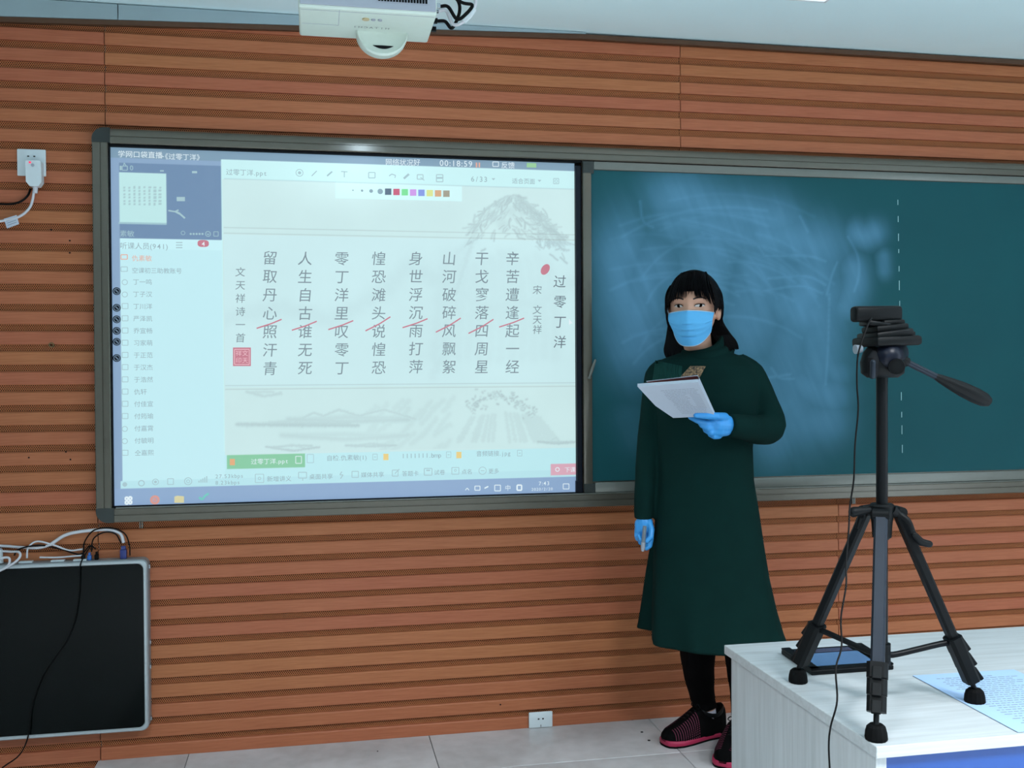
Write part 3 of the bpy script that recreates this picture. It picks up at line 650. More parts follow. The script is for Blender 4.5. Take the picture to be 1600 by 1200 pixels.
# ------------------------------------------------------------------ sockets and plug
def socket(name, label, x, z, hole):
    t = thing(name, label, 'socket', (x, -.0213, z-.043))
    obj('face_plate', G().box((x-.043, -.028, z-.043), (x+.043, -.0213, z+.043), .003), M['white'], t, smooth=35)
    for dx in (-.009, .009): obj('pin_slot', G().box((x+dx-.003, -.0286, z+.018), (x+dx+.003, -.0282, z+.022)), M['off'], t)
    if hole:
        obj('pin_slot', G().box((x-.0015, -.0286, z-.020), (x+.0015, -.0282, z-.010)), M['off'], t)
    return t
p = at(49, 254, -.028)
socket('wall_socket', 'white square wall socket left of the board with a white plug in it', p.x, p.z, False)
q_ = at(845, 1121, -.028)
t = thing('floor_level_socket', 'white power socket low on the panelling just above the podium tiles', 'socket', (q_.x, -.0213, .001))
obj('face_plate', G().box((q_.x-.043, -.028, .001), (q_.x+.043, -.0213, .057), .003), M['white'], t, smooth=35)
for dx in (-.008, .008): obj('pin_slot', G().box((q_.x+dx-.003, -.0286, .030), (q_.x+dx+.003, -.0282, .035)), M['off'], t)
obj('pin_slot', G().box((q_.x-.001, -.0286, .004), (q_.x+.001, -.0282, .012)), M['off'], t)
pl = at(53, 270, -.05); pl0 = at(54, 291, -.05)
t = thing('safety_plug', 'white safety plug with a red light plugged into the upper left socket', 'plug', (pl0.x, -.029, pl0.z))
prof = [(-.022, .045), (.020, .045), (.023, .041), (.023, -.022), (.014, -.036), (-.012, -.036), (-.023, -.022), (-.024, .041)]
c = at(52.5, 273, -.06)
obj('plug_body', G().prism([Vector((c.x+x, -.029, c.z+z)) for x, z in prof], (0, -.032, 0)), M['white'], t)
obj('indicator_light', G().sph((c.x-.010, -.0615, c.z+.0385), .0034), M['led'], t); obj('test_button', G().cyl((c.x-.002, -.0635, c.z+.030), (c.x-.002, -.061, c.z+.030), .005), M['pjgrey'], t)
obj('strain_relief', G().tube([(c.x+.001, -.045, c.z-.034), (c.x+.001, -.045, c.z-.056)], [.0085, .0065]), M['cablew'], t, smooth=50)
cb = pxpath([(53, 298, -.045), (51, 312, -.045), (46, 325, -.045), (33, 337, -.045), (15, 343, -.045), (-15, 350, -.045), (-60, 372, -.045), (-110, 440, -.045), (-125, 600, -.045), (-130, 860, -.045)])
tag(obj('white_power_cable', G().tube(cb, .0042, 10), M['cablew'], smooth=60), 'white power cable curving left from the safety plug', 'cable')
g = G(); cn = [at(6, 342, -.047), at(26, 336, -.047), at(30, 350, -.047), at(11, 357, -.047)]; g.prism(cn, (0, -.0008, 0)); lb = obj('cable_tag', g, M['paper'], None)
tag(lb, 'small white printed tag hanging on the white power cable', 'tag')
g = G()
for k in range(3): a, b = cn[0].lerp(cn[3], .3+.22*k), cn[1].lerp(cn[2], .3+.22*k); a2, b2 = a.lerp(b, .12), a.lerp(b, .85); g.quad(a2+Vector((0, -.001, .0012)), b2+Vector((0, -.001, .0012)), b2+Vector((0, -.001, -.0006)), a2+Vector((0, -.001, -.0006)))
obj('tag_print', g, M['ink'], lb)
cb = pxpath([(48, 295, -.03), (43, 306, -.034), (32, 315, -.034), (15, 319, -.034), (-20, 319, -.034), (-60, 330, -.034), (-100, 400, -.034), (-112, 600, -.034), (-118, 866, -.04)])
tag(obj('black_power_cable', G().tube(cb, .0036, 10), M['cableb'], smooth=60), 'short black cable behind the white power cable under the left socket', 'cable')
p = at(81, 539, -.017); g = G().loft([[Vector((p.x+r*math.cos(t), y, p.z+r*math.sin(t))) for t in [2*PI*i/16 for i in range(16)]] for r, y in ((.0085, -.010), (.0085, -.0235), (.0045, -.0235), (.0045, -.010))], cap=False)
tag(obj('cable_grommet', g, plain('brass_grommet', (120, 96, 64), .4, .6), smooth=40), 'small brass ring set in the panelling left of the board', 'ring')
g = G()
for px, py in ((80, 359), (109, 376), (109, 395), (45, 715), (103, 706), (110, 718), (782, 1101)): p = at(px, py, -.0213); g.cyl((p.x, -.0214, p.z), (p.x, -.0205, p.z), .0028, n=8)
tag(obj('screw_hole', g, M['dark'], wall), kind='stuff')

# ------------------------------------------------------------------ wall monitor lower left with its cables
MY = -.075; mr, mt, mb = at(230, 872, MY), at(230, 874, MY).z, at(232, 1142, MY).z; MX0, MX1 = -1.75, mr.x
def rr_poly(x0, z0, x1, z1, r, y, n=6):
    out = []
    for cx, cz, a0 in ((x1-r, z1-r, 0), (x0+r, z1-r, PI/2), (x0+r, z0+r, PI), (x1-r, z0+r, 1.5*PI)):
        out += [Vector((cx+r*math.cos(a0+PI/2*i/n), y, cz+r*math.sin(a0+PI/2*i/n))) for i in range(n+1)]
    return out
t = thing('wall_monitor', 'black glossy wall monitor in a silver rounded frame at lower left', 'monitor', ((MX0+MX1)/2, -.02, mb))
obj('casing', G().loft([rr_poly(MX0+i, mb+i, MX1-i, mt-i, .022, y) for i, y in ((0, -.0215), (0, -.062), (.004, -.067))]), plain('grey_casing', (140, 146, 150), .4, .2), t, smooth=35)
fr_ = [rr_poly(MX0+i, mb+i, MX1-i, mt-i, .020, y) for i, y in ((.002, -.0672), (.002, -.074), (.005, -.077), (.011, -.077), (.0135, -.073))]
obj('silver_frame', G().loft(fr_, cap=False), M['silver'], t, smooth=30)
obj('glass_screen', G().loft([rr_poly(MX0+.0135, mb+.0135, MX1-.0135, mt-.0135, .010, y) for y in (-.0675, -.0735)]), M['glass'], t)
for z in (mt-.03, mb+.28, mb+.03, mb+.2): obj('side_clip', G().box((MX1-.0005, -.045, z-.006), (MX1+.004, -.030, z+.006), .001), M['steel'], t)
g = G()
for px in (40, 90, 125): p = at(px, 873, -.05); g.box((p.x-.02, -.056, mt), (p.x+.02, -.036, mt+.005), .001)
obj('port_cover', g, M['white'], t)
for nm, lab, px, py, w_, h_, m_ in (('vga_plug', 'dark blue monitor plug standing on top of the wall monitor, rightmost of the plugs', 193, 862, .016, .038, 'vgablue'), ('usb_plug', 'light blue plug on top of the wall monitor', 140, 866, .008, .020, 'usbblue'), ('power_plug', 'black plug on top of the wall monitor beside the light blue one', 151, 865, .008, .022, 'black'), ('network_plug', 'black plug on the wall monitor left of the light blue one', 130, 864, .007, .022, 'black')):
    p = at(px, py, -.045); tt = thing(nm, lab, 'plug', (p.x, -.045, mt))
    obj('plug_shell', G().box((p.x-w_/2-.002, -.053, mt+.0002), (p.x+w_/2+.002, -.037, mt+h_*.8), .002), M[m_], tt, smooth=40)
    obj('plug_neck', G().box((p.x-w_/2+.001, -.050, mt+h_*.8), (p.x+w_/2-.001, -.040, mt+h_+.004), .001), M[m_], tt)
def cable(name, lab, pts, r, m): return tag(obj(name, G().tube(pxpath(pts), r, 8), M[m], smooth=60), lab, 'cable')
cable('thick_white_cable', 'thick white cable arching from the left edge to the dark blue plug', [(80, 850, -.04), (105, 835, -.04), (140, 829, -.042), (170, 828, -.045), (188, 834, -.045), (193, 848, -.045)], .0055, 'cablew')
cable('black_arch_cable', 'thin black cable in the higher arch over the plugs', [(130, 862, -.045), (133, 845, -.045), (148, 828, -.05), (175, 825, -.05), (195, 834, -.05), (202, 852, -.05), (203, 868, -.05)], .0022, 'cableb')
cable('inner_black_cable', 'thin black cable in the lower arch behind the plugs', [(143, 862, -.052), (146, 842, -.052), (162, 832, -.052), (180, 834, -.052), (189, 848, -.05)], .0022, 'cableb')
cable('black_loop_cable', 'short black cable looping onto the black plug', [(22, 868, -.045), (30, 858, -.045), (60, 852, -.04), (95, 858, -.04), (125, 866, -.045), (140, 853, -.045), (150, 858, -.045)], .0025, 'cableb')
cable('white_loop_cable', 'pale cable rising from the monitor top and running right to the plugs', [(42, 872, -.04), (44, 856, -.04), (58, 846, -.04), (85, 852, -.04), (108, 860, -.04), (130, 858, -.04)], .003, 'cablew')
cable('left_white_cable', 'white cable crossing level above the monitor from the left edge', [(-260, 900, -.03), (-200, 860, -.03), (-80, 851, -.03), (0, 853, -.03), (30, 855, -.03), (60, 856, -.035), (80, 851, -.04)], .0045, 'cablew')
cable('coiled_white_cable', 'white cable coiled over the monitor top at the left edge, upper coil', [(-25, 885, -.085), (0, 873, -.085), (14, 872, -.085), (12, 884, -.085), (-8, 893, -.085), (-40, 896, -.085), (-100, 884, -.08), (-130, 868, -.05)], .0038, 'cablew')
cable('draped_white_cable', 'white cable draped over the monitor frame at left, lower coil', [(-150, 880, -.088), (-80, 912, -.088), (-40, 908, -.088), (-10, 896, -.088), (15, 884, -.088), (30, 872, -.086), (30, 863, -.075), (18, 862, -.06), (-20, 862, -.045), (-120, 872, -.045)], .0038, 'cablew')
cable('grey_link_cable', 'grey flat cable lying on the monitor top left of the plugs', [(62, 871, -.045), (90, 871, -.045), (115, 869, -.045), (128, 868, -.05)], .0028, 'cablew')
cable('hanging_black_cable', 'long thin black cable hanging over the black monitor screen to the floor', [(143, 852, -.06), (134, 865, -.083), (125, 885, -.083), (124, 920, -.08), (118, 965, -.08), (105, 1000, -.08), (84, 1030, -.08), (65, 1060, -.08), (50, 1105, -.08), (44, 1150, -.086), (30, 1180, -.09), (0, 1203, -.09), (-30, 1240, -.12), (-60, 1262, -.18)], .0022, 'cableb')
p = at(-4, 862, -.05); tt = thing('round_adapter', 'white round adapter on the monitor top at the left edge', 'adapter', (p.x, -.05, mt+.002))
obj('adapter_body', G().cyl((p.x, -.05, mt+.003), (p.x, -.05, mt+.045), .017, .015), M['white'], tt, smooth=40); obj('adapter_rim', G().cyl((p.x, -.05, mt+.045), (p.x, -.05, mt+.049), .012), M['pjgrey'], tt, smooth=40)

# ------------------------------------------------------------------ projector
t = thing('projector', 'ivory ceiling projector with round mirror hood hanging above the screen', 'projector', (.14, -.87, 2.16))
PY1 = -.72; PZ = at(570, 62, PY1).z; PY0 = atz(570, 17.5, PZ).y; px0 = at(468, 56, PY1).x; px1 = at(668, 68, PY1).x; PH = .11
pb = G().box((px0, PY0, PZ), (px1, PY1, PZ+PH), .006, 3)
obj('housing', pb, M['pjwhite'], t, smooth=35)
yf = PY0-.0003
obj('rear_face', G().box((px0+.004, PY0-.004, PZ+.008), (px1-.003, PY0-.0002, PZ+PH-.004), .0015), M['pjgrey'], t)
g = G()
nv = 17; gx0, gx1 = px0+.195, px1-.024
obj('vent_frame', G().box((gx0-.006, yf-.0055, PZ+.024), (gx1+.006, yf-.004, PZ+.1)), M['pjgrey'], t)
for k in range(nv):
    x = gx0+(gx1-gx0)*(k+.5)/nv; g.box((x-.0026, yf-.0068, PZ+.026), (x+.0026, yf-.0054, PZ+.042)).box((x-.0026, yf-.0068, PZ+.046), (x+.0026, yf-.0054, PZ+.098))
obj('vent_slot', g, M['dark'], t)['kind'] = 'stuff'
g = G()
for k in range(9): x = px0+.06+.009*k; g.box((x-.0022, yf-.0048, PZ+.030), (x+.0022, yf-.0036, PZ+.07))
obj('side_vent_slot', g, M['dark'], t)['kind'] = 'stuff'
obj('seam_line', G().box((px0+.10, PY0+.004, PZ-.0006), (px0+.1012, PY0+.115, PZ+.0002)).box((px0+.008, PY0+.114, PZ-.0006), (px0+.1012, PY0+.1152, PZ+.0002)).box((px0+.006, PY0+.012, PZ-.0006), (px1-.006, PY0+.0132, PZ+.0002)), M['pjgrey'], t)
for dx, r, m_ in ((.168, .009, 'yellow'), (.187, .0055, 'pjgrey'), (.204, .0055, 'pjgrey')):
    c = Vector((px0+dx, PY0+.055, PZ)); obj('button', G().tube([c+Vector((0, 0, -.003)), c+Vector((0, 0, .001))], r, 16), M[m_], t, smooth=40)
# lettering on the underside reads from the wall side
g = G(); cx, cyy = px0+.185, PY1-.098
for i, ch in enumerate('HITACHI'): emit(g, ch, Vector((cx+.042-.014*i, cyy+.004, PZ-.0004)), Vector((-1, 0, 0)), Vector((0, -1, 0)), .018, 0, .9)
obj('maker_lettering', g, plain('lettering_grey', (120, 130, 132), .6), t)
# mirror hood: half-round scoop standing down from the underside
hx = (at(556, 55, PY1).x+at(633, 60, PY1).x)/2; hr = .0685; hy0 = PY1-.075
def arc(r, y, zs=1.0, n=22): return [Vector((hx+r*math.cos(PI+PI*i/n), y, PZ+.0015+r*zs*math.sin(PI+PI*i/n))) for i in range(n+1)]
rim = [arc(hr*.96, hy0+.001, .90), arc(hr, hy0+.005, .94), arc(hr*.98, hy0+.05, .88), arc(hr*.8, hy0+.085, .6), arc(hr*.3, hy0+.1, .2)]
obj('mirror_hood', G().loft(rim, cap=False, closed=False), M['pjwhite'], t, smooth=50)
obj('hood_face', G().loft([arc(hr*.96, hy0+.001, .90), arc(hr*.88, hy0+.006, .80), arc(hr*.02, hy0+.010, .05)], cap=False, closed=False), M['pjwhite'], t, smooth=40)
sl_ = []
for i in range(13): u = -1+2*i/12; sl_.append(Vector((hx+.002+u*.027, hy0+.0045, PZ-.036-.008*(1-u*u))))
for i in range(13): u = 1-2*i/12; sl_.append(Vector((hx+.002+u*.027, hy0+.0045, PZ-.036+.0005*(1-u*u))))
obj('lens_slot', G().prism(sl_, (0, .006, 0)), M['dark'], t)
obj('mount_pole', G().cyl((.15, -.87, PZ+PH), (.15, -.87, CEIL), .022), M['pjgrey'], t, smooth=40); obj('mount_plate', G().box((.07, -.95, PZ+PH), (.23, -.79, PZ+PH+.006), .002).box((.08, -.93, CEIL-.006), (.22, -.81, CEIL-.0002), .002), M['pjgrey'], t)
for k, (dz, m_) in enumerate(((.035, 'steel'), (.035, 'steel'), (.018, 'black'), (.006, 'black'))):
    y = PY0+.03+.03*k; obj('side_port', G().box((px1-.001, y-.006, PZ+dz-.006), (px1+.012, y+.006, PZ+dz+.006), .001), M[m_], t)
def pjc(name, lab, k, dz, pts, m):
    st_ = Vector((px1+.0125, PY0+.03+.03*k, PZ+dz)); P_ = smoothpath([st_, st_+Vector((.02, 0, 0))]+[at(*p) for p in pts]+[Vector((at(*pts[-1]).x, at(*pts[-1]).y, CEIL-.0005))], 6)
    return tag(obj(name, G().tube(P_, .0045, 8), M[m], smooth=60), lab, 'cable')
pjc('projector_black_cable', 'black cable looping widest out of the right side of the projector', 0, .035, [(714, 30, -.93), (728, 22, -.93), (738, 8, -.92), (722, 4, -.92), (706, -10, -.92), (700, -40, -.92)], 'cableb')
pjc('projector_second_black_cable', 'second black cable crossing behind the projector plugs', 2, .018, [(706, 44, -.86), (716, 26, -.87), (718, 8, -.88), (710, -12, -.88), (708, -40, -.88)], 'cableb')
pjc('projector_white_cable', 'white cable with long connector beside the projector', 1, .035, [(708, 38, -.89), (724, 34, -.9), (738, 18, -.9), (743, 2, -.9), (736, -16, -.9), (725, -45, -.9)], 'cablew')
a, b = at(724, 34, -.9), at(741, 14, -.9); tag(obj('cable_connector', G().tube([a, a.lerp(b, .5), b], [.007, .009, .007], 8, flat=.7), M['white'], smooth=40), 'white block connector on the white projector cable', 'connector')

# projector beam (the lamp itself)
sp_l = bpy.data.lights.new('projector_lamp', 'SPOT'); sp_l.energy = 2.2; sp_l.spot_size = 2.4; sp_l.color = (.6, .8, 1); sp_l.shadow_soft_size = .012
so = bpy.data.objects.new('projector_lamp', sp_l); COL.objects.link(so); so.location = (hx, PY1+.09, PZ-.02); so.rotation_euler = (math.radians(62), 0, 0)

# ceiling light panels
def ceiling_light(lx, ly, sx, sy, lab, grp=None):
    t = thing('ceiling_light', lab, 'ceiling light', (lx, ly, CEIL-.022), grp)
    obj('light_frame', G().box((lx-sx, ly-sy, CEIL-.022), (lx+sx, ly-sy+.006, CEIL)).box((lx-sx, ly+sy-.006, CEIL-.022), (lx+sx, ly+sy, CEIL)).box((lx-sx, ly-sy, CEIL-.022), (lx-sx+.006, ly+sy, CEIL)).box((lx+sx-.006, ly-sy, CEIL-.022), (lx+sx, ly+sy, CEIL)), M['white'], t)
    obj('diffuser', G().box((lx-sx+.005, ly-sy+.005, CEIL-.020), (lx+sx-.005, ly+sy-.005, CEIL-.004)), M['lamp'], t)
c = atz(1290, 4.5, CEIL-.022); ceiling_light(c.x-.30, c.y-.30, .30, .30, 'square white ceiling light whose corner shows at the top edge above the chalkboard')


# ------------------------------------------------------------------ teacher's desk
DZ = .62; DX0, DX1, DY0, DY1 = .940, 2.36, -1.925, -1.272
t = thing('teacher_desk', 'white grained desk with blue front panel under the tripod', 'desk', (1.65, -1.6, ZF))
obj('desktop', G().box((DX0, DY0, DZ-.021), (DX1, DY1, DZ), .0012, 1), M['desk_x'], t, smooth=30)
obj('side_panel', G().box((DX0+.006, DY0+.012, ZF), (DX0+.026, DY1-.028, DZ-.0212)), M['desk_z'], t)
obj('side_panel', G().box((DX1-.026, DY0+.012, ZF), (DX1-.006, DY1-.028, DZ-.0212)), M['desk_z'], t)
obj('front_panel', G().box((DX0+.0262, DY0+.014, ZF+.02), (DX1-.0262, DY0+.030, DZ-.0212)), M['blueboard'], t)
obj('back_panel', G().box((DX0+.0262, DY1-.06, ZF+.10), (DX1-.0262, DY1-.044, DZ-.0212)), M['desk_z'], t)
# tablet lying flat
q4 = [atz(*p, DZ+.008) for p in ((1268, 1050), (1396, 1041), (1346, 1009), (1221, 1017))]; cq = sum(q4, Vector())/4
t = thing('tablet', 'black tablet lying flat on the white desk behind the left tripod foot', 'tablet', (cq.x, cq.y, DZ+.0002))
def inset(q, f): c = sum(q, Vector())/len(q); return [c+(p-c)*f for p in q]
obj('tablet_body', G().loft([[p+Vector((0, 0, z)) for p in inset(q4, f)] for z, f in ((-.0078, .985), (-.006, 1), (.001, 1), (.0028, .985))]), M['black'], t, smooth=30)
def bil(q, u, v): return q[0].lerp(q[1], u).lerp(q[3].lerp(q[2], u), v)
def sub(q, u0, v0, u1, v1, dz): return [bil(q, u, v)+Vector((0, 0, dz)) for u, v in ((u0, v0), (u1, v0), (u1, v1), (u0, v1))]
obj('tablet_screen', G().prism(sub(q4, .12, .12, .84, .72, .0029), (0, 0, .0006)), M['screenblue'], t)
obj('top_bezel', G().prism(sub(q4, .12, .76, .80, .92, .0029), (0, 0, .0006)), plain('dark_violet_glass', (62, 58, 78), .2), t)
g = G(); 
for a, b in (((.0, .0), (.1, 1)), ((.87, .0), (1, 1)), ((0, 0), (1, .09))): g.prism(sub(q4, a[0], a[1], b[0], b[1], .003), (0, 0, .004))
obj('raised_rim', g, M['black'], t)
# printed sheet
A, B = atz(1426, 1056, DZ+.001), atz(1592, 1046, DZ+.001); e1 = (B-A).normalized(); e2 = Vector((e1.y, -e1.x, 0)); q5 = [A, A+e1*.235, A+e1*.235+e2*.335, A+e2*.335]
sh = obj('printed_sheet', G().prism(q5, (0, 0, .0008)), M['paperblue']); tag(sh, 'bluish white printed sheet lying on the desk at its right', 'paper')
g = G(); q = random.Random(2)
for k in range(24):
    y = .03+.0115*k; x = .035+q.choice((0, 0, .012)); xe = q.uniform(.16, .215)
    while x < xe:
        l = q.uniform(.004, .016); a = A+e1*x+e2*y+Vector((0, 0, .00115)); g.quad(a, a+e1*l, a+e1*l+e2*.003, a+e2*.003); x += l+.003
obj('printed_text', g, M['ink'], sh)['kind'] = 'stuff'

# ------------------------------------------------------------------ tripod
TC = Vector((1.066, -1.735, DZ)); TL = {}
t = thing('tripod', 'black camera tripod with long pan handle standing on the white desk', 'tripod', TC)
def boxalong(g, a, b, w, d, out, bev=0.0):                    # beam from a to b, width w across, depth d along 'out'
    a, b = Vector(a), Vector(b); z = (b-a).normalized(); o_ = (out-z*out.dot(z)).normalized(); x = z.cross(o_)
    ww, dd = w/2, d/2; c_ = min(w, d)*.22
    pr = [(ww, dd-c_), (ww-c_, dd), (-ww+c_, dd), (-ww, dd-c_), (-ww, -dd+c_), (-ww+c_, -dd), (ww-c_, -dd), (ww, -dd+c_)]
    return g.loft([[p+x*i+o_*j for i, j in pr] for p in (a, b)])
feet = [atz(1369, 1156, DZ), atz(1247, 1066, DZ), atz(1523, 1098, DZ)]
hubz = at(1380, 798, TC.y).z
for k, f in enumerate(feet):
    out = Vector((f.x-TC.x, f.y-TC.y, 0)).normalized(); top = Vector((TC.x, TC.y, hubz-.008))+out*.034; foot = Vector((f.x, f.y, DZ+.028)); d = foot-top
    g = G(); boxalong(g, top, top+d*.80, .0245, .018, out); lg = obj('leg', g, M['bluemetal'] if k == 0 else M['blackmetal'], t, smooth=30)
    side = out.cross(Vector((0, 0, 1)))
    for i in range(3):
        a, b = (.72+.078*i, .72+.078*i+.072) if k == 0 else (.70+.085*i, .70+.085*i+.086)
        g = G(); boxalong(g, top+d*a, top+d*b, (.038 if k else .036)-.0015*i, .028-.001*i, out)
        g2 = G(); boxalong(g2, top+d*(a+.01)+out*.014, top+d*(b-.012)+out*.020, .016, .008, out); lc = obj('leg_lock', g, M['black'], lg, smooth=30)
        obj('lock_lever', g2, M['black'], lg, smooth=30)
    obj('lower_tube', G().tube([top+d*.95, foot+Vector((0, 0, -.004))], .005), M['blackmetal'], lg, smooth=40)
    g = G(); rs = [(.0, .0175), (.003, .0188), (.014, .0178), (.023, .0155), (.0275, .011)]
    g.loft([[Vector((f.x+r*(1+.05*(j % 2))*math.cos(2*PI*j/28), f.y+r*(1+.05*(j % 2))*math.sin(2*PI*j/28), DZ+.0004+z)) for j in range(28)] for z, r in rs]); obj('rubber_foot', g, M['rubber'], lg, smooth=25)
    g = G(); g.cyl(top+side*.015+Vector((0, 0, .006)), top-side*.015+Vector((0, 0, .006)), .010); boxalong(g, Vector((TC.x, TC.y, hubz-.002))+out*.012, top+Vector((0, 0, .004)), .022, .016, Vector((0, 0, 1))); obj('leg_joint', g, M['black'], t, smooth=35)
    br = Vector((TC.x, TC.y, at(1388, 1022, TC.y).z)); e = top+d*.735; g = G(); g.tube(smoothpath([br+out*.012, br+out*.03, br.lerp(e, .8)+Vector((0, 0, .002)), e-out*.003], 4), .0062, 8); obj('brace', g, M['blackmetal'], t, smooth=50)
obj('hub', G().loft([[Vector((TC.x+r*math.cos(2*PI*j/24), TC.y+r*math.sin(2*PI*j/24), hubz+z)) for j in range(24)] for z, r in ((-.055, .012), (-.05, .0175), (-.02, .0195), (.0, .024), (.010, .024), (.014, .020))]), M['black'], t, smooth=35)
hz0 = at(1378, 588, TC.y).z
obj('centre_column', G().cyl(TC+Vector((0, 0, br.z-TC.z-.02)), Vector((TC.x, TC.y, hz0+.004)), .0108, n=20), M['blackmetal'], t, smooth=40)
obj('brace_collar', G().cyl(br+Vector((0, 0, -.018)), br+Vector((0, 0, .022)), .016, n=16), M['black'], t, smooth=40)
# folding crank on the right of the hub
p0, p1, p2 = at(1405, 803, TC.y-.02), at(1428, 835, TC.y-.03), at(1434, 846, TC.y-.03)
obj('crank_arm', G().tube(smoothpath([at(1396, 797, TC.y-.02), p0, at(1420, 815, TC.y-.03), p1], 4), [.008, .008, .008, .007, .006, .006, .006, .006, .0055, .005, .005, .005, .005], 8, flat=.6), M['black'], t, smooth=50)
obj('crank_knob', G().tube([p1, p2+Vector((.008, 0, -.002)), at(1452, 850, TC.y-.03)], [.006, .0075, .0065], 12, dome=True), M['black'], t, smooth=50)
obj('clamp_screw', G().tube([at(1356, 797, TC.y-.02), at(1334, 800, TC.y-.02)], [.007, .010], 10, dome=True).tube([at(1345, 810, TC.y-.02), at(1340, 826, TC.y-.02)], [.006, .004], 8), M['black'], t, smooth=40)
# pan and tilt head
def A3(px, py, dy=0.0): return at(px, py, TC.y+dy)
hd = G().tube([A3(1379, 590), A3(1379, 583), A3(1379, 566), A3(1379, 552), A3(1380, 545)], [.030, .042, .044, .038, .03], 24, flat=.75)
obj('pan_housing', hd, M['black'], t, smooth=45)
obj('housing_recess', G().tube([A3(1364, 584, -.036), A3(1364, 560, -.038), A3(1366, 552, -.032)], [.010, .012, .006], 12, flat=.5, dome=True), M['dark'], t, smooth=45)
obj('recess_post', G().tube([A3(1364, 588, -.044), A3(1364, 566, -.048)], [.0052, .0052], 10, dome=True), M['steel'], t, smooth=45).data.materials[0] = M['bluemetal']
obj('tilt_cylinder', G().tube([A3(1388, 556, -.02), A3(1398, 552, .03)], [.026, .026], 20, dome=True), M['navy'], t, smooth=45)
obj('tilt_knob', G().cyl(A3(1401, 573, -.052), A3(1400, 572, -.02), .0145, .0165, 20).cyl(A3(1401, 573, -.054), A3(1401, 573, -.050), .010), M['black'], t, smooth=35)
obj('level_knob', G().cyl(A3(1336, 546), A3(1346, 545), .009, .007, 16), M['pen'], t, smooth=40)
def slab(px0, px1, py0, py1, dy0, dy1, bev=.003, tilt=0.0):
    a, b = A3(px0, py1), A3(px1, py0); g = G().box((a.x, TC.y+dy0, a.z), (b.x, TC.y+dy1, b.z), bev); c = (a+b)/2
    R_ = Matrix.Rotation(tilt, 3, 'Y'); c.y = TC.y; g.v = [c+R_@(v-c) for v in g.v]; return g
obj('tilt_platform', slab(1351, 1421, 526, 541, -.045, .05, .006, -.03), M['black'], t, smooth=35)
obj('plate_holder', slab(1355, 1412, 517, 528, -.036, .04, .004, -.12), M['blackmetal'], t, smooth=35)
obj('release_lever', slab(1408, 1422, 518, 532, -.02, .02, .003), M['black'], t, smooth=35)
obj('quick_plate', slab(1358, 1408, 508, 518, -.028, .03, .004, -.10), M['black'], t, smooth=35)
hA, hB, hC = A3(1411, 563), A3(1470, 592), A3(1545, 628)
obj('handle_socket', G().tube([A3(1402, 560), A3(1418, 566)], [.012, .009], 12), M['black'], t, smooth=40)
ph = obj('pan_handle', G().tube([hA, hB], .0062, 12), M['bluemetal'], t, smooth=40)
d = (hC-hB)
g = G(); prof = [(-.12, .006), (0, .0085), (.2, .0115), (.45, .0145), (.7, .0155), (.9, .0140), (1.0, .0095), (1.01, .002)]; nn = d.cross(Vector((0, 1, 0))).normalized(); bb = d.normalized().cross(nn)
g.loft([[hB+d*s_+(nn*math.cos(2*PI*j/36)+bb*math.sin(2*PI*j/36))*(r*(1-.06*(j % 6 == 0))) for j in range(36)] for s_, r in prof]); obj('handle_grip', g, M['black'], ph, smooth=40)
# webcam on the head
wc = thing('webcam', 'black bar shaped webcam clipped on top of the tripod head', 'webcam', A3(1372, 512))
a, b = A3(1333, 491, -.004), A3(1405, 490, .004); g = G(); n_ = 24; L = (b-a); xd = L.normalized(); yd = Vector((0, 0, 1)).cross(xd)
rings = []
for s_, k in ((0, .72), (.015, .9), (.05, 1), (.95, 1), (.985, .9), (1, .72)):
    c = a+L*s_; rings.append([c+Vector((0, 0, 1))*(.0152*k*math.copysign(abs(math.sin(2*PI*j/n_))**.45, math.sin(2*PI*j/n_)))+yd*(.0125*k*math.copysign(abs(math.cos(2*PI*j/n_))**.6, math.cos(2*PI*j/n_))) for j in range(n_)])
obj('webcam_body', g.loft(rings), M['black'], wc, smooth=50)
c = (a+b)/2; obj('lens', G().cyl(c+yd*.010, c+yd*.0145, .011), M['glass'], wc, smooth=40)
obj('hinge', slab(1374, 1408, 500, 509, -.016, .018, .004, -.05), M['black'], wc, smooth=35); obj('clip_foot', slab(1350, 1384, 503, 511, -.02, .02, .003, .12), M['blackmetal'], wc, smooth=35)
tag(obj('webcam_cable', G().tube(smoothpath([at(1362, 497, TC.y-.02), at(1356, 508, TC.y-.05), at(1346, 535, TC.y-.06), at(1340, 560, TC.y-.06), at(1339, 600, TC.y-.06), at(1341, 640, TC.y-.06), at(1336, 695, TC.y-.06), at(1334, 750, TC.y-.06), at(1328, 790, TC.y-.06), at(1326, 830, TC.y-.08), at(1322, 880, TC.y-.10), at(1322, 915, TC.y-.12), at(1314, 965, TC.y-.14), at(1315, 1010, TC.y-.16), at(1306, 1045, -1.915), at(1308, 1095, -1.96), at(1298, 1135, -1.965), at(1295, 1165, -1.97), at(1297, 1215, -1.97), at(1299, 1300, -1.97)], 6), .0017, 8), M['cableb'], smooth=60), 'long thin black cable hanging from the webcam past the desk edge', 'cable')

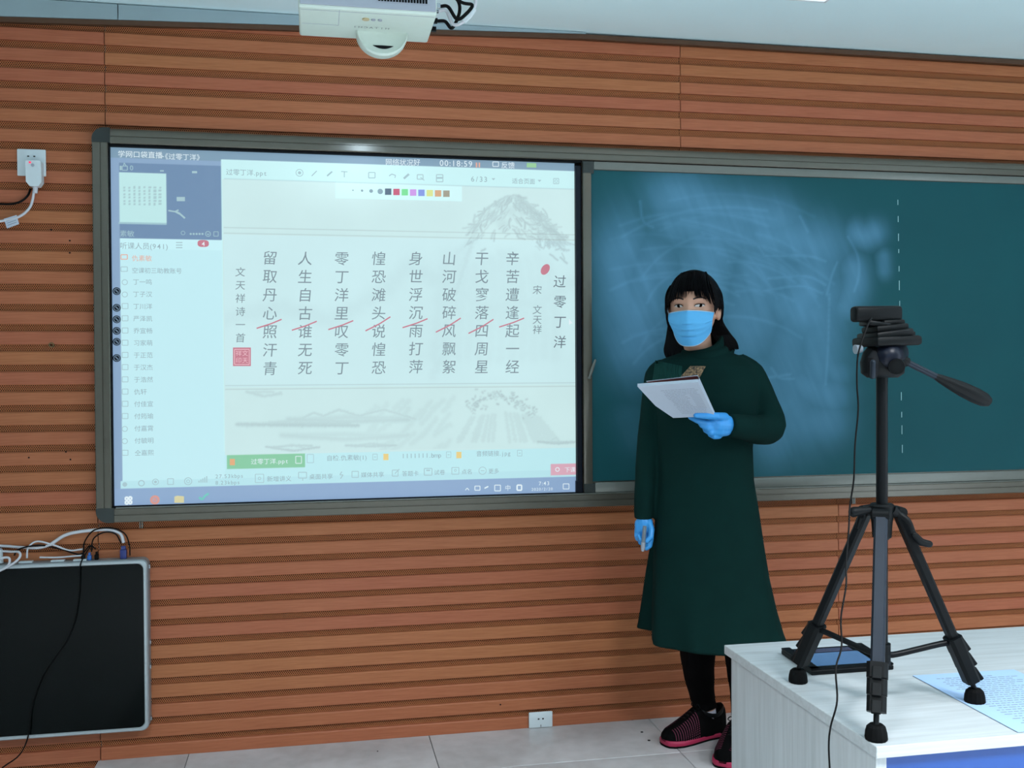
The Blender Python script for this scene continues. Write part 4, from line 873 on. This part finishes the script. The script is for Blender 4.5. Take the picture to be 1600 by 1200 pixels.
# ------------------------------------------------------------------ the woman
O = Vector((1.27, -.40, 0)); vd = Vector((O.x-CAM.x, O.y-CAM.y, 0)).normalized(); EY = vd; EX = Vector((vd.y, -vd.x, 0)); EZ = Vector((0, 0, 1))
def W(px, py, v=0.0):
    q_ = ray(px, py); k = ((O+EY*v-CAM).dot(EY))/q_.dot(EY); return CAM+q_*k
def wpx(n, v=0.0): return n*((O-CAM).dot(EY)+v)/F_PX
def dring(py, L_, R_, hd_, vc=0.0, n=72, e=.92, fold=0.0):
    c = W((L_+R_)/2, py, vc); a_ = wpx((R_-L_)/2); out = []
    for j in range(n):
        th = 2*PI*j/n; cs, sn = math.cos(th), math.sin(th); k = 1+fold*(.6*math.cos(5*th+.9)+.4*math.cos(8*th+2.2))*(1 if abs(cs) < .93 else .3)
        out.append(c+EX*(a_*math.copysign(abs(cs)**e, cs)*k)+EY*(hd_*math.copysign(abs(sn)**e, sn)*k))
    return out
dress_rows = [(550, 1066, 1138, .052, 0), (560, 1038, 1164, .072, 0), (571, 1024, 1180, .088, 0), (590, 1020, 1186, .10, -.005), (620, 1024, 1182, .112, -.012), (655, 1028, 1177, .112, -.01),
              (700, 1029, 1173, .108, -.005), (750, 1029, 1175, .112, 0), (800, 1026, 1183, .12, 0), (850, 1023, 1190, .128, 0), (900, 1022, 1198, .138, 0), (950, 1020, 1209, .150, 0), (985, 1020, 1219, .162, 0), (1003, 1020, 1226, .170, 0)]
def body_rows(g, rows, shrink=0.0, folds=True):
    rr_ = []
    for i in range(len(rows)-1):
        for k in range(4):
            u = k/4; a_, b_ = rows[i], rows[i+1]; r_ = [a_[m]*(1-u)+b_[m]*u for m in range(5)]; rr_.append(r_)
    rr_.append(list(rows[-1]))
    return g.loft([dring(r[0], r[1]+shrink, r[2]-shrink, r[3]-shrink*.002, r[4], fold=(max(0, (r[0]-800)/200)*.055 if folds else 0)) for r in rr_])
# head frame
aH = math.radians(10); HC = W(1084, 483, -.02); HF = -EY*math.cos(aH)-EX*math.sin(aH); HR = EX*math.cos(aH)-EY*math.sin(aH)
def HL(x, y, z): return HC+HR*x+HF*y+EZ*z
g = G()
hrows = [(-.113, .016, .066, .036), (-.107, .028, .076, .016), (-.093, .043, .082, -.02), (-.070, .056, .084, -.05), (-.045, .065, .086, -.07), (-.02, .070, .087, -.085), (.005, .073, .086, -.092), (.03, .075, .088, -.095), (.055, .073, .084, -.092), (.078, .062, .068, -.08), (.095, .043, .046, -.058), (.106, .016, .018, -.03)]
rings = []
for i in range(len(hrows)-1):
    for k in range(5):
        u = k/5; r = [hrows[i][m]*(1-u)+hrows[i+1][m]*u for m in range(4)]; rg_ = []
        for j in range(72):
            th = 2*PI*j/72; cs, sn = math.cos(th), math.sin(th); mid, hf = (r[2]+r[3])/2, (r[2]-r[3])/2
            x = r[1]*math.copysign(abs(cs)**.88, cs); y = mid+hf*math.copysign(abs(sn)**.95, sn)
            if sn > 0:
                z = r[0]; gz = math.exp(-((z+.028)/.022)**2)+.45*math.exp(-((z-.002)/.02)**2)
                y += .020*math.exp(-(x/.010)**2)*gz+.004*math.exp(-((z-.028)/.010)**2)
                y -= .007*math.exp(-((abs(x)-.032)/.015)**2-((z-.004)/.013)**2)
            rg_.append(HL(x, y, r[0]))
        rings.append(rg_)
g.loft(rings)
neck = [W(1087, 520, .01), W(1090, 545, .015), W(1096, 568, .02)]; g.tube(neck, [.047, .048, .066], 24)
body_rows(g, dress_rows[:10], 7, False)
armL = [(1030, 583, 0, .036), (1020, 640, 0, .030), (1014, 700, -.01, .026), (1009, 760, -.025, .022), (1006, 808, -.035, .016), (1006, 818, -.04, .014)]
armR = [(1172, 585, 0, .038), (1190, 625, .01, .036), (1203, 668, 0, .036), (1178, 672, -.09, .030), (1150, 666, -.16, .020), (1134, 664, -.185, .015)]
for ar in (armL, armR): g.tube([W(*p[:3]) for p in ar], [p[3] for p in ar], 16, dome=True)
def shoe_axes(toe_px, heel_px, length=.255):
    a_, b_ = atz(*toe_px), atz(*heel_px); d_ = (a_-b_).normalized(); m_ = (a_+b_)/2; return m_+d_*length/2, m_-d_*length/2
shA = shoe_axes((1037, 1166), (1130, 1146)); shB = shoe_axes((1128, 1203), (1166, 1160))
vA = (shA[1].lerp(shA[0], .25)-O).dot(EY); vB = (shB[1].lerp(shB[0], .25)-O).dot(EY)
legA = [(1092, 900, .02, .075), (1090, 985, .04, .058), (1091, 1040, vA*.7, .049), (1097, 1085, vA, .037), (1103, 1108, vA, .033), (1107, 1136, vA, .027)]
legB = [(1140, 900, 0, .075), (1158, 985, -.03, .058), (1160, 1040, vB*.7, .048), (1160, 1085, vB, .034), (1160, 1122, vB, .030), (1160, 1150, vB, .027)]
for lg in (legA, legB): g.tube([W(*p[:3]) for p in lg], [p[3] for p in lg], 16, dome=True)
for (ta, hb), lg in ((shA, legA), (shB, legB)):
    an = W(*lg[-1][:3]); g.tube([hb.lerp(ta, .18)+EZ*.05, hb.lerp(ta, .5)+EZ*.045, hb.lerp(ta, .86)+EZ*.034], [.028, .027, .018], 14, dome=True); g.tube([an, hb.lerp(ta, .22)+EZ*.055], [.027, .028], 14, dome=True)
for (ex_, ey_, ez_, sx_, sy_, sz_) in ((.079, -.004, -.012, .009, .016, .028), (-.077, -.004, -.012, .009, .016, .028)):
    n0 = len(g.v); g.sph((0, 0, 0), (sx_, sy_, sz_))
    for i in range(n0, len(g.v)): v = g.v[i]; g.v[i] = HL(ex_+v.x, ey_+v.y, ez_+v.z)
body = remesh(g, .0042, 2, .5)
feetO = (O.x, O.y, 0.0)
person = link('person', body, M['skin'], None, feetO)
tag(person, 'woman in a dark green dress, blue face mask and gloves holding an open book', 'person')
bv = bvh_of(body, ORG[person.name])
def face(x, z, off=.0008):
    h_ = bv.ray_cast(HL(x, .25, z), -HF); return (h_[0]+HF*off) if h_[0] else HL(x, .09, z)
# eyes, lashes, brows
for sx_, gx_ in ((-.0335, .0012), (.0335, .0022)):
    def almond(k, top): return math.sqrt(max(0, 1-k*k))*(.0055 if top else .0038)
    up_ = [(k*.0155, .006+almond(k, True)+.0012*k*(1 if sx_ > 0 else -1)) for k in [-1+i/6 for i in range(13)]]
    lo_ = [(k*.0155, .006-almond(k, False)+.0012*k*(1 if sx_ > 0 else -1)) for k in [1-i/6 for i in range(1, 12)]]
    pts = [face(sx_+x, z, .0010) for x, z in up_+lo_]; c = face(sx_, .006, .0030); g = G(); g.add(pts+[c], [(i, (i+1) % len(pts), len(pts)) for i in range(len(pts))]); ey = obj('eye', g, M['eyewhite'], person, smooth=80)
    ci = face(sx_+gx_, .0072, .0034); g = G(); ring_ = [ci+HR*(.0062*math.cos(2*PI*i/20))+EZ*(.0062*math.sin(2*PI*i/20)) for i in range(20)]; g.add([p for p in ring_]+[ci+HF*.0008], [(i, (i+1) % 20, 20) for i in range(20)]); obj('iris', g, M['iris'], ey, smooth=80)
    obj('eyelashes', G().tube([face(sx_+x, z, .0016) for x, z in up_], [.0007]+[.0013]*11+[.0009], 6), M['lip'], ey, smooth=60)
    sg = 1 if sx_ > 0 else -1
    obj('eyelid', G().tube([face(sx_+x*1.1, z+.0042, .0006) for x, z in up_], [.0010]+[.0020]*11+[.0010], 6), M['skin'], ey, smooth=60)
    br_ = [(-.018, .026), (-.006, .0305), (.008, .0315), (.020, .027)]
    obj('eyebrow', G().tube(smoothpath([face(sx_+sg*x, z, .0006) for x, z in br_], 4), [.0018]+[.0024]*11+[.0008], 8, flat=.6), M['brow'], person, smooth=60)
# mask
nS, nT = 33, 25; vsq = []
for j in range(nT):
    tt_ = j/(nT-1)
    for i in range(nS):
        s_ = -1+2*i/(nS-1); w_ = .0735*(1-.05*tt_-.13*tt_*tt_*abs(s_)**.5); x = s_*w_
        zt = -.010-.005*s_*s_; zb = -.122+.046*abs(s_)**2.6; z = zt+(zb-zt)*tt_
        yy = (.090+.020*math.sin(PI*min(1, tt_*1.25+.08)))-.052*abs(s_)**2.0+.006*math.exp(-(s_/.16)**2)*(1-tt_)
        yy -= .012*max(0, tt_-.72)/.28
        for pc in (.40, .56, .72):
            dlt = (tt_-pc+.02*math.cos(s_*3)); yy += .0042*math.exp(-(dlt/.020)**2)*(1-.25*abs(s_))-.0036*math.exp(-((dlt-.045)/.018)**2)
        h_ = bv.ray_cast(HL(x, .25, z), -HF)
        if h_[0]: yy = max(yy, (h_[0]-HC).dot(HF)+.0035)
        vsq.append(HL(x, yy, z))
g = G(); n0 = len(vsq); back = [v-HF*.0016 for v in vsq]; fq = []
for j in range(nT-1):
    for i in range(nS-1): a_ = j*nS+i; fq.append((a_, a_+1, a_+nS+1, a_+nS)); fq.append((n0+a_, n0+a_+nS, n0+a_+nS+1, n0+a_+1))
bd_ = list(range(nS))+[j*nS+nS-1 for j in range(1, nT)]+[(nT-1)*nS+i for i in range(nS-2, -1, -1)]+[j*nS for j in range(nT-2, 0, -1)]
for k in range(len(bd_)): a_, b_ = bd_[k], bd_[(k+1) % len(bd_)]; fq.append((a_, n0+a_, n0+b_, b_))
g.add(vsq+back, fq); mk = obj('face_mask', g, M['mask'], person, smooth=70)
obj('mask_edge', G().tube([vsq[i]+HF*.0004 for i in range(nS)], .0014, 6).tube([vsq[(nT-1)*nS+i]+HF*.0004 for i in range(nS)], .0011, 6), M['maskedge'], mk, smooth=60)
for sgn, ci in ((1, nS-1), (-1, 0)):
    ea = HL(sgn*.084, -.002, .012); eb = HL(sgn*.083, -.010, -.03)
    obj('ear_loop', G().tube(smoothpath([vsq[ci], HL(sgn*.080, .028, -.0), ea], 5), .0013, 6), M['maskedge'], mk, smooth=60)
# hair
HA, HBk, HT = .0935, .106, .126
def hs(x, z, up=1.0):
    q_ = 1-(x/HA)**2-(max(z, 0)/HT)**2; return HBk*math.sqrt(max(q_, .0))
g = G(); rings = []; q = random.Random(5)
NA = 96
def zcut(az):                                                # az 0 = front, +-pi = back
    a_ = abs(az)
    if a_ < .75: return .052
    if a_ < 1.45: return .052-(a_-.75)/.7*(.052-(.020 if az > 0 else -.02))
    if a_ < 1.9: return (.020 if az > 0 else -.02)-(a_-1.45)/.45*.075
    return -.075-(a_-1.9)*.02
for lay in (0, 1):
    rs_ = []
    for k in range(22):
        rg_ = []
        for j in range(NA):
            az = -PI+2*PI*j/NA; zc = zcut(az); u = k/21; z = HT-(HT-zc)*(u**1.55) if k else HT*.9995
            rad = math.sqrt(max(1-(max(z, 0)/HT)**2, .0004)); wob = 1+.008*math.sin(az*23)+.006*math.sin(az*41+1)
            if z < 0: rad *= 1-.6*abs(z)*1.2
            kk = (1-.07*lay)*wob; fr_y = .106 if abs(az) < PI/2 else .104
            rg_.append(HL(HA*rad*math.sin(az)*kk, (fr_y*rad*math.cos(az)-.006)*kk, (z+.002)*(1-.05*lay)))
        rs_.append(rg_)
    rings.append(rs_)
g.loft(rings[0]+rings[1][::-1], cap=False)
g.add(rings[0][0], [tuple(range(NA))]); 
def lock(pts, rad, flat=.45, n=8): g.tube(smoothpath([HL(*p) for p in pts], 5), [rad*f for f in np.interp(np.linspace(0, 1, (len(pts)-1)*5+1), [0, .15, .7, .92, 1], [.6, 1, .9, .5, .12])], n, flat=flat)
for i in range(74):                                          # bangs
    xf = -.080+.160*i/73+q.uniform(-.003, .003); cen = math.exp(-((xf-.004)/.016)**2)
    if cen > .5 and q.random() < .42: continue
    ze = .030+.008*q.random()+.016*cen*q.random()-.030*(abs(xf)/.08)**3-.004
    pts = []
    for u in (0, .25, .5, .75, 1.0):
        z = .118-(.118-ze)*u; x = xf*(.5+.5*u**.7); y = hs(min(abs(x), .088), z)*1.0+.002; y = max(y, .03) if u > .3 else y
        pts.append((x, y-.002-.008*max(0, u-.75)*4, z))
    lock(pts, .0042 if cen < .5 else .0026, .5)
for sgn in (-1, 1):                                          # side locks in front of the ears
    for i in range(10):
        ze = (-.034 if sgn < 0 else -.010)+q.uniform(-.016, .010); x0 = sgn*(.0745+.0011*i); y0 = .050-.0075*i
        lock([(x0*.86, y0+.004, .075), (x0*1.03, y0+.006, .045), (x0*1.06, y0+.006, .015), (x0*1.02, y0+.008, ze)], .0042, .5)
for i in range(18):                                          # hair falling behind the neck on both sides
    k = i/17; x0 = -.086+.050*k; lock([(x0*.9, -.03, .0), (x0*1.0, -.034, -.05), (x0-.006*(1-k), -.024, -.10), (x0-.010*(1-k), -.010, -.135), (x0-.002, .0+.003*(i % 3), -.160-.010*q.random())], .0080, .8)
for i in range(26):
    k = i/25; x0 = .040+.036*k; lock([(x0, -.04, -.01), (x0+.006, -.045, -.045), (x0+.018+.010*k, -.040, -.080), (x0+.034+.018*k, -.024, -.108), (x0+.040+.026*k, -.008, -.128-.012*(1-k)-.006*q.random())], .0080, .8)
obj('hair', g, M['hair'], person, smooth=60)
# dress (torso, skirt and sleeves as one cloth), rear panel showing at the side slit, collar
g = G(); body_rows(g, dress_rows)
slL = [(1040, 572, .01, .030), (1027, 588, 0, .041), (1019, 640, 0, .038), (1012, 700, -.01, .0365), (1008, 755, -.025, .034), (1006, 795, -.035, .0325), (1006, 810, -.035, .031)]
slR = [(1150, 566, .01, .035), (1172, 585, 0, .046), (1189, 622, .01, .0475), (1203, 664, 0, .052), (1188, 672, -.06, .047), (1168, 669, -.12, .041), (1150, 666, -.16, .038), (1139, 665, -.175, .037)]
for ar in (slL, slR):
    P_ = smoothpath([W(*p[:3]) for p in ar], 4); R_ = np.interp(np.linspace(0, len(ar)-1, len(P_)), range(len(ar)), [p[3] for p in ar]); g.tube(P_, [r*(1+.012*math.sin(i*1.9)) for i, r in enumerate(R_)], 24)
rp = [(820, 1026, 1120, .03, .06), (860, 1014, 1130, .04, .085), (900, 1007, 1140, .045, .10), (940, 1001, 1150, .05, .11), (970, 996, 1150, .05, .115), (984, 993, 1150, .05, .118)]
g.loft([dring(*r, n=40) for r in rp])
dm = remesh(g, .0058, 3, .5); dr = link('dress', dm, M['dress'], person, None)
dbv = bvh_of(dm, ORG[dr.name])
def loop(c, rx, ry, hfun, rt, flatz, n=48, m=14):
    rings = []
    for i in range(n):
        a_ = 2*PI*i/n; p = c+EX*(rx*math.cos(a_))+EY*(ry*math.sin(a_))+EZ*hfun(a_); o_ = (EX*math.cos(a_)+EY*math.sin(a_)); r = rt*(1+.08*math.sin(3*a_+1))
        rings.append([p+o_*(r*math.cos(2*PI*j/m))+EZ*(r*flatz*math.sin(2*PI*j/m)) for j in range(m)])
    return rings
g = G()
for c, rx, ry, h_, rt, fz in ((W(1101, 556, .012), .074, .066, (lambda a: .014*math.cos(a)+.016*math.sin(a)), .020, 1.5), (W(1098, 547, .012), .063, .060, (lambda a: .020*math.cos(a)+.034*math.sin(a)), .0155, 2.3)):
    rg_ = loop(c, rx, ry, h_, rt, fz); g.loft(rg_+[rg_[0]], cap=False)
cl = obj('collar', g, M['dress'], dr, smooth=70)
def drape(name, poly_fn, nu, nv, off, mat, parent, ridge=0.0):
    pts = []
    for j in range(nv+1):
        for i in range(nu+1):
            px, py = poly_fn(i/nu, j/nv); r_ = ray(px, py).normalized(); h_ = dbv.ray_cast(CAM, r_); p = h_[0] if h_[0] else W(px, py, -.1)
            pts.append(p-r_*(off+ridge*(i % 2)))
    n_ = nu+1; g = G(); bk = [p+ray(800, 600).normalized()*.004 for p in pts]; N = len(pts); fs = []
    for j in range(nv):
        for i in range(nu): a_ = j*n_+i; fs += [(a_, a_+1, a_+n_+1, a_+n_), (N+a_, N+a_+n_, N+a_+n_+1, N+a_+1)]
    bd_ = list(range(n_))+[j*n_+nu for j in range(1, nv+1)]+[nv*n_+i for i in range(nu-1, -1, -1)]+[j*n_ for j in range(nv-1, 0, -1)]
    for k in range(len(bd_)): a_, b_ = bd_[k], bd_[(k+1) % len(bd_)]; fs.append((a_, N+a_, N+b_, b_))
    g.add(pts+bk, fs); return obj(name, g, mat, parent, smooth=50)
def quadfn(a, b, c, d): return lambda u, v: ((a[0]*(1-u)+b[0]*u)*(1-v)+(d[0]*(1-u)+c[0]*u)*v, (a[1]*(1-u)+b[1]*u)*(1-v)+(d[1]*(1-u)+c[1]*u)*v)
drape('pleated_yoke', quadfn((1024, 563), (1066, 572), (1064, 600), (1019, 598)), 26, 8, .0016, M['pleat'], dr, .003)
drape('embroidered_patch', quadfn((1079, 572), (1103, 572), (1092, 592), (1060, 592)), 12, 8, .0032, M['embroid'], dr)
# leggings, socks, shoes
for lg, nm in ((legA, 'legging'), (legB, 'legging')):
    P_ = smoothpath([W(*p[:3]) for p in lg[:-1]], 5); R_ = np.interp(np.linspace(0, len(lg)-2, len(P_)), range(len(lg)-1), [p[3]+.006 for p in lg[:-1]]); g = G(); g.tube(P_, [r*(1+.015*math.sin(i*1.7)) for i, r in enumerate(R_)], 24); obj('legging', g, M['legging'], person, smooth=60)
    a_, b_ = W(*lg[-2][:3]), W(*lg[-1][:3]); obj('sock', G().tube([a_, a_.lerp(b_, .5), b_], [.0335, .0325, .033], 20), M['sock'], person, smooth=60)
def shoe(ta, hb):
    d_ = (ta-hb); Ln = d_.length; d_.normalize(); s_ = d_.cross(EZ)
    rows = [(0, .012, .034), (.03, .026, .046), (.10, .038, .056), (.22, .046, .066), (.36, .046, .084), (.46, .043, .100), (.54, .040, .112), (.62, .038, .104), (.74, .037, .086), (.86, .037, .086), (.95, .032, .100), (1, .016, .096)]
    nn_ = 24; rings = []; uv = []
    for u, w_, h_ in rows:
        rg_ = []
        for j in range(nn_+1):
            th = PI*j/nn_; cs = math.cos(th); sn = math.sin(th); x = w_*math.copysign(abs(cs)**.7, cs); z = .018+(h_-.018)*sn**.8
            rg_.append(ta-d_*(u*Ln)+s_*x+EZ*z); uv.append((u, j/nn_))
        rings.append(rg_)
    g = G(); g.loft(rings, cap=True, closed=False)
    me = bpy.data.meshes.new('shoe_upper'); me.from_pydata([tuple(v) for v in g.v], [], g.f); me.update()
    ul = me.uv_layers.new(name='UVMap')
    for lp in me.loops: ul.data[lp.index].uv = uv[lp.vertex_index]
    fix_normals(me); me.polygons.foreach_set('use_smooth', [True]*len(me.polygons)); return me, d_, s_, Ln
for ta, hb in (shA, shB):
    me, d_, s_, Ln = shoe(ta, hb); sh_ = link('shoe', me, M['shoe'], person)
    out = [(0, .012), (.02, .028), (.08, .040), (.2, .048), (.35, .047), (.5, .041), (.65, .036), (.82, .037), (.94, .033), (1.0, .020)]
    def outline(k, z, lift=0.0): return [ta-d_*(u*Ln)+s_*(w_*k)+EZ*(z+lift*max(0, .12-u)) for u, w_ in out]+[ta-d_*(u*Ln)-s_*(w_*k)+EZ*(z+lift*max(0, .12-u)) for u, w_ in out[::-1]]
    obj('midsole', G().loft([outline(1.0, .0075), outline(1.04, .013), outline(1.01, .021), outline(.9, .024)]), M['pink'], sh_, smooth=50)
    obj('outsole', G().loft([outline(.96, .0005), outline(1.0, .003), outline(1.0, .0078)]), M['rubber'], sh_, smooth=50)
    g = G()
    for k, u in enumerate((.34, .39, .44, .49)):
        zt = float(np.interp(u, [.22, .36, .46, .54], [.066, .084, .100, .112])); c = ta-d_*(u*Ln)+EZ*(zt+.0005)
        g.tube([c-s_*.018-EZ*.007, c+EZ*.001, c+s_*.018-EZ*.007], .0024, 6)
    c = ta-d_*(.53*Ln)+EZ*.112
    for sg in (-1, 1): g.tube(smoothpath([c, c+s_*sg*.014+EZ*.012, c+s_*sg*.024+EZ*.002, c+s_*sg*.012-EZ*.004], 4), .0018, 6)
    obj('laces', g, M['black'], sh_, smooth=60)
    hh = ta-d_*(.76*Ln); obj('shoe_collar', G().loft([[hh+d_*(.055*math.cos(2*PI*j/24)*f)+s_*(.036*math.sin(2*PI*j/24)*f)+EZ*(.086+z+.010*math.cos(4*PI*j/24)) for j in range(24)] for f, z in ((1.0, 0), (1.04, .008), (.95, .014), (.82, .010), (.8, -.004))], cap=False), M['black'], sh_, smooth=50)
# gloves: palm, four fingers and a thumb fused into one skin
def glove(name, chains, voxel=.0026):
    g = G()
    for pts, rad in chains: g.tube([W(*p) for p in pts], rad, 12, dome=True)
    return link(name, remesh(g, voxel, 2, .5), M['glove'], person)
glove('glove', [([(1143, 664, -.165), (1132, 664, -.185), (1122, 664, -.20)], [.027, .028, .026]), ([(1136, 658, -.185), (1124, 656, -.205), (1114, 660, -.21)], [.019, .019, .016]), ([(1134, 672, -.185), (1124, 673, -.2), (1116, 674, -.205)], [.019, .019, .015]),
                ([(1132, 652, -.20), (1120, 650, -.235), (1104, 650, -.25), (1088, 649, -.252)], [.015, .0115, .0105, .0090]),
                ([(1118, 660, -.205), (1104, 661, -.222), (1090, 657, -.222), (1079, 652, -.214)], [.0115, .0105, .0098, .0082]),
                ([(1118, 668, -.205), (1106, 669, -.222), (1097, 664, -.216), (1091, 655, -.20)], [.0115, .0105, .0098, .0082]),
                ([(1119, 675, -.20), (1110, 676, -.216), (1103, 672, -.208), (1099, 663, -.194)], [.011, .0102, .0095, .008]),
                ([(1123, 681, -.195), (1116, 682, -.206), (1110, 679, -.2), (1106, 671, -.19)], [.0105, .0094, .0086, .0075])])
glove('glove', [([(1006, 806, -.035), (1006, 815, -.04), (1006, 826, -.045)], [.022, .024, .022]), ([(1000, 818, -.04), (1000, 830, -.045)], [.018, .017]), ([(1012, 816, -.04), (1012, 828, -.045)], [.018, .016]),
                ([(1014, 816, -.05), (1018, 828, -.065), (1017, 839, -.075), (1011, 845, -.08)], [.012, .0105, .0095, .008]),
                ([(1015, 828, -.045), (1017, 842, -.05), (1015, 853, -.055), (1010, 857, -.062)], [.0105, .0098, .009, .0078]),
                ([(1009, 829, -.045), (1010, 844, -.052), (1008, 852, -.066), (1006, 846, -.078)], [.0105, .0098, .009, .0078]),
                ([(1002, 829, -.045), (1002, 842, -.052), (1001, 848, -.066), (1001, 842, -.078)], [.0105, .0096, .0088, .0076]),
                ([(996, 827, -.042), (995, 837, -.05), (996, 842, -.062), (998, 837, -.072)], [.0098, .0088, .008, .007])])
tp = thing('marker_pen', 'grey marker pen pointing down in the gloved hand hanging at her side', 'pen', W(1004.5, 862, -.085))
a_, b_ = W(1007.5, 822, -.088), W(1004.5, 857, -.085); obj('pen_barrel', G().cyl(a_, b_, .0062), M['pen'], tp, smooth=40); obj('pen_cap', G().tube([b_.lerp(a_, .28), b_, b_.lerp(a_, -.12)], [.0070, .0068, .0045], 14), M['pjgrey'], tp, smooth=40)
# book
VF = -.33; VB = -.245
bk = [W(996, 604, VF), W(1091, 597, VF), W(1117, 650, VB), W(1052, 653, VB-.008), W(1024, 634, VB-.035)]
nb = (bk[1]-bk[0]).cross(bk[2]-bk[0]).normalized(); nb = nb if nb.dot(EY) > 0 else -nb
def onpl(px, py): r_ = ray(px, py); return CAM+r_*((bk[0]-CAM).dot(nb)/r_.dot(nb))
bk[3], bk[4] = onpl(1052, 653), onpl(1024, 634)
tb = thing('open_book', 'open paperback folded back in her raised gloved hand, maroon inside cover', 'book', (bk[3]+nb*.01))
obj('page_block', G().prism(bk, nb*.0135), plain('page_edges', (196, 204, 218), .7, var=.05, scale=200), tb)
pg = obj('front_page', G().prism([p-nb*.0007 for p in inset(bk, .995)], nb*.0006), M['paper'], tb)
def bp(u, v, o_=.0011): return (bk[0].lerp(bk[1], u)).lerp(bk[3].lerp(bk[2], u), v)-nb*o_
g = G(); q = random.Random(9)
for k in range(17):
    v0 = .16+.044*k; u = .30+q.choice((0, 0, .03)); ue = .64 if 3 < k < 12 else .86
    while u < ue:
        l = q.uniform(.02, .09); g.quad(bp(u, v0), bp(u+l, v0), bp(u+l, v0+.014), bp(u, v0+.014)); u += l+.012
    if 3 < k < 14: g.quad(bp(.74, v0), bp(.92, v0), bp(.92, v0+.012), bp(.74, v0+.012))
obj('page_print', g, plain('pale_print', (158, 166, 180), .8), tb)['kind'] = 'stuff'
cvq = [W(1011, 597, VF+.075), W(1090, 588, VF+.055), W(1117, 650, VB+.02), W(1060, 650, VB+.05)]
obj('inside_cover', G().prism(cvq, nb*.0018), M['maroon'], tb)
obj('outer_cover', G().prism([p+nb*.0019 for p in inset(cvq, 1.02)], nb*.0016), M['paper'], tb)
sA, sB = bk[1]+nb*.008, cvq[1]; eA, eB = bk[2]+nb*.008, cvq[2]
obj('spine', G().loft([smoothpath([sA, sA.lerp(sB, .5)+EX*.004+EZ*.002, sB], 4), smoothpath([eA, eA.lerp(eB, .5)+EX*.004, eB], 4)], cap=False, closed=False), M['paper'], tb)
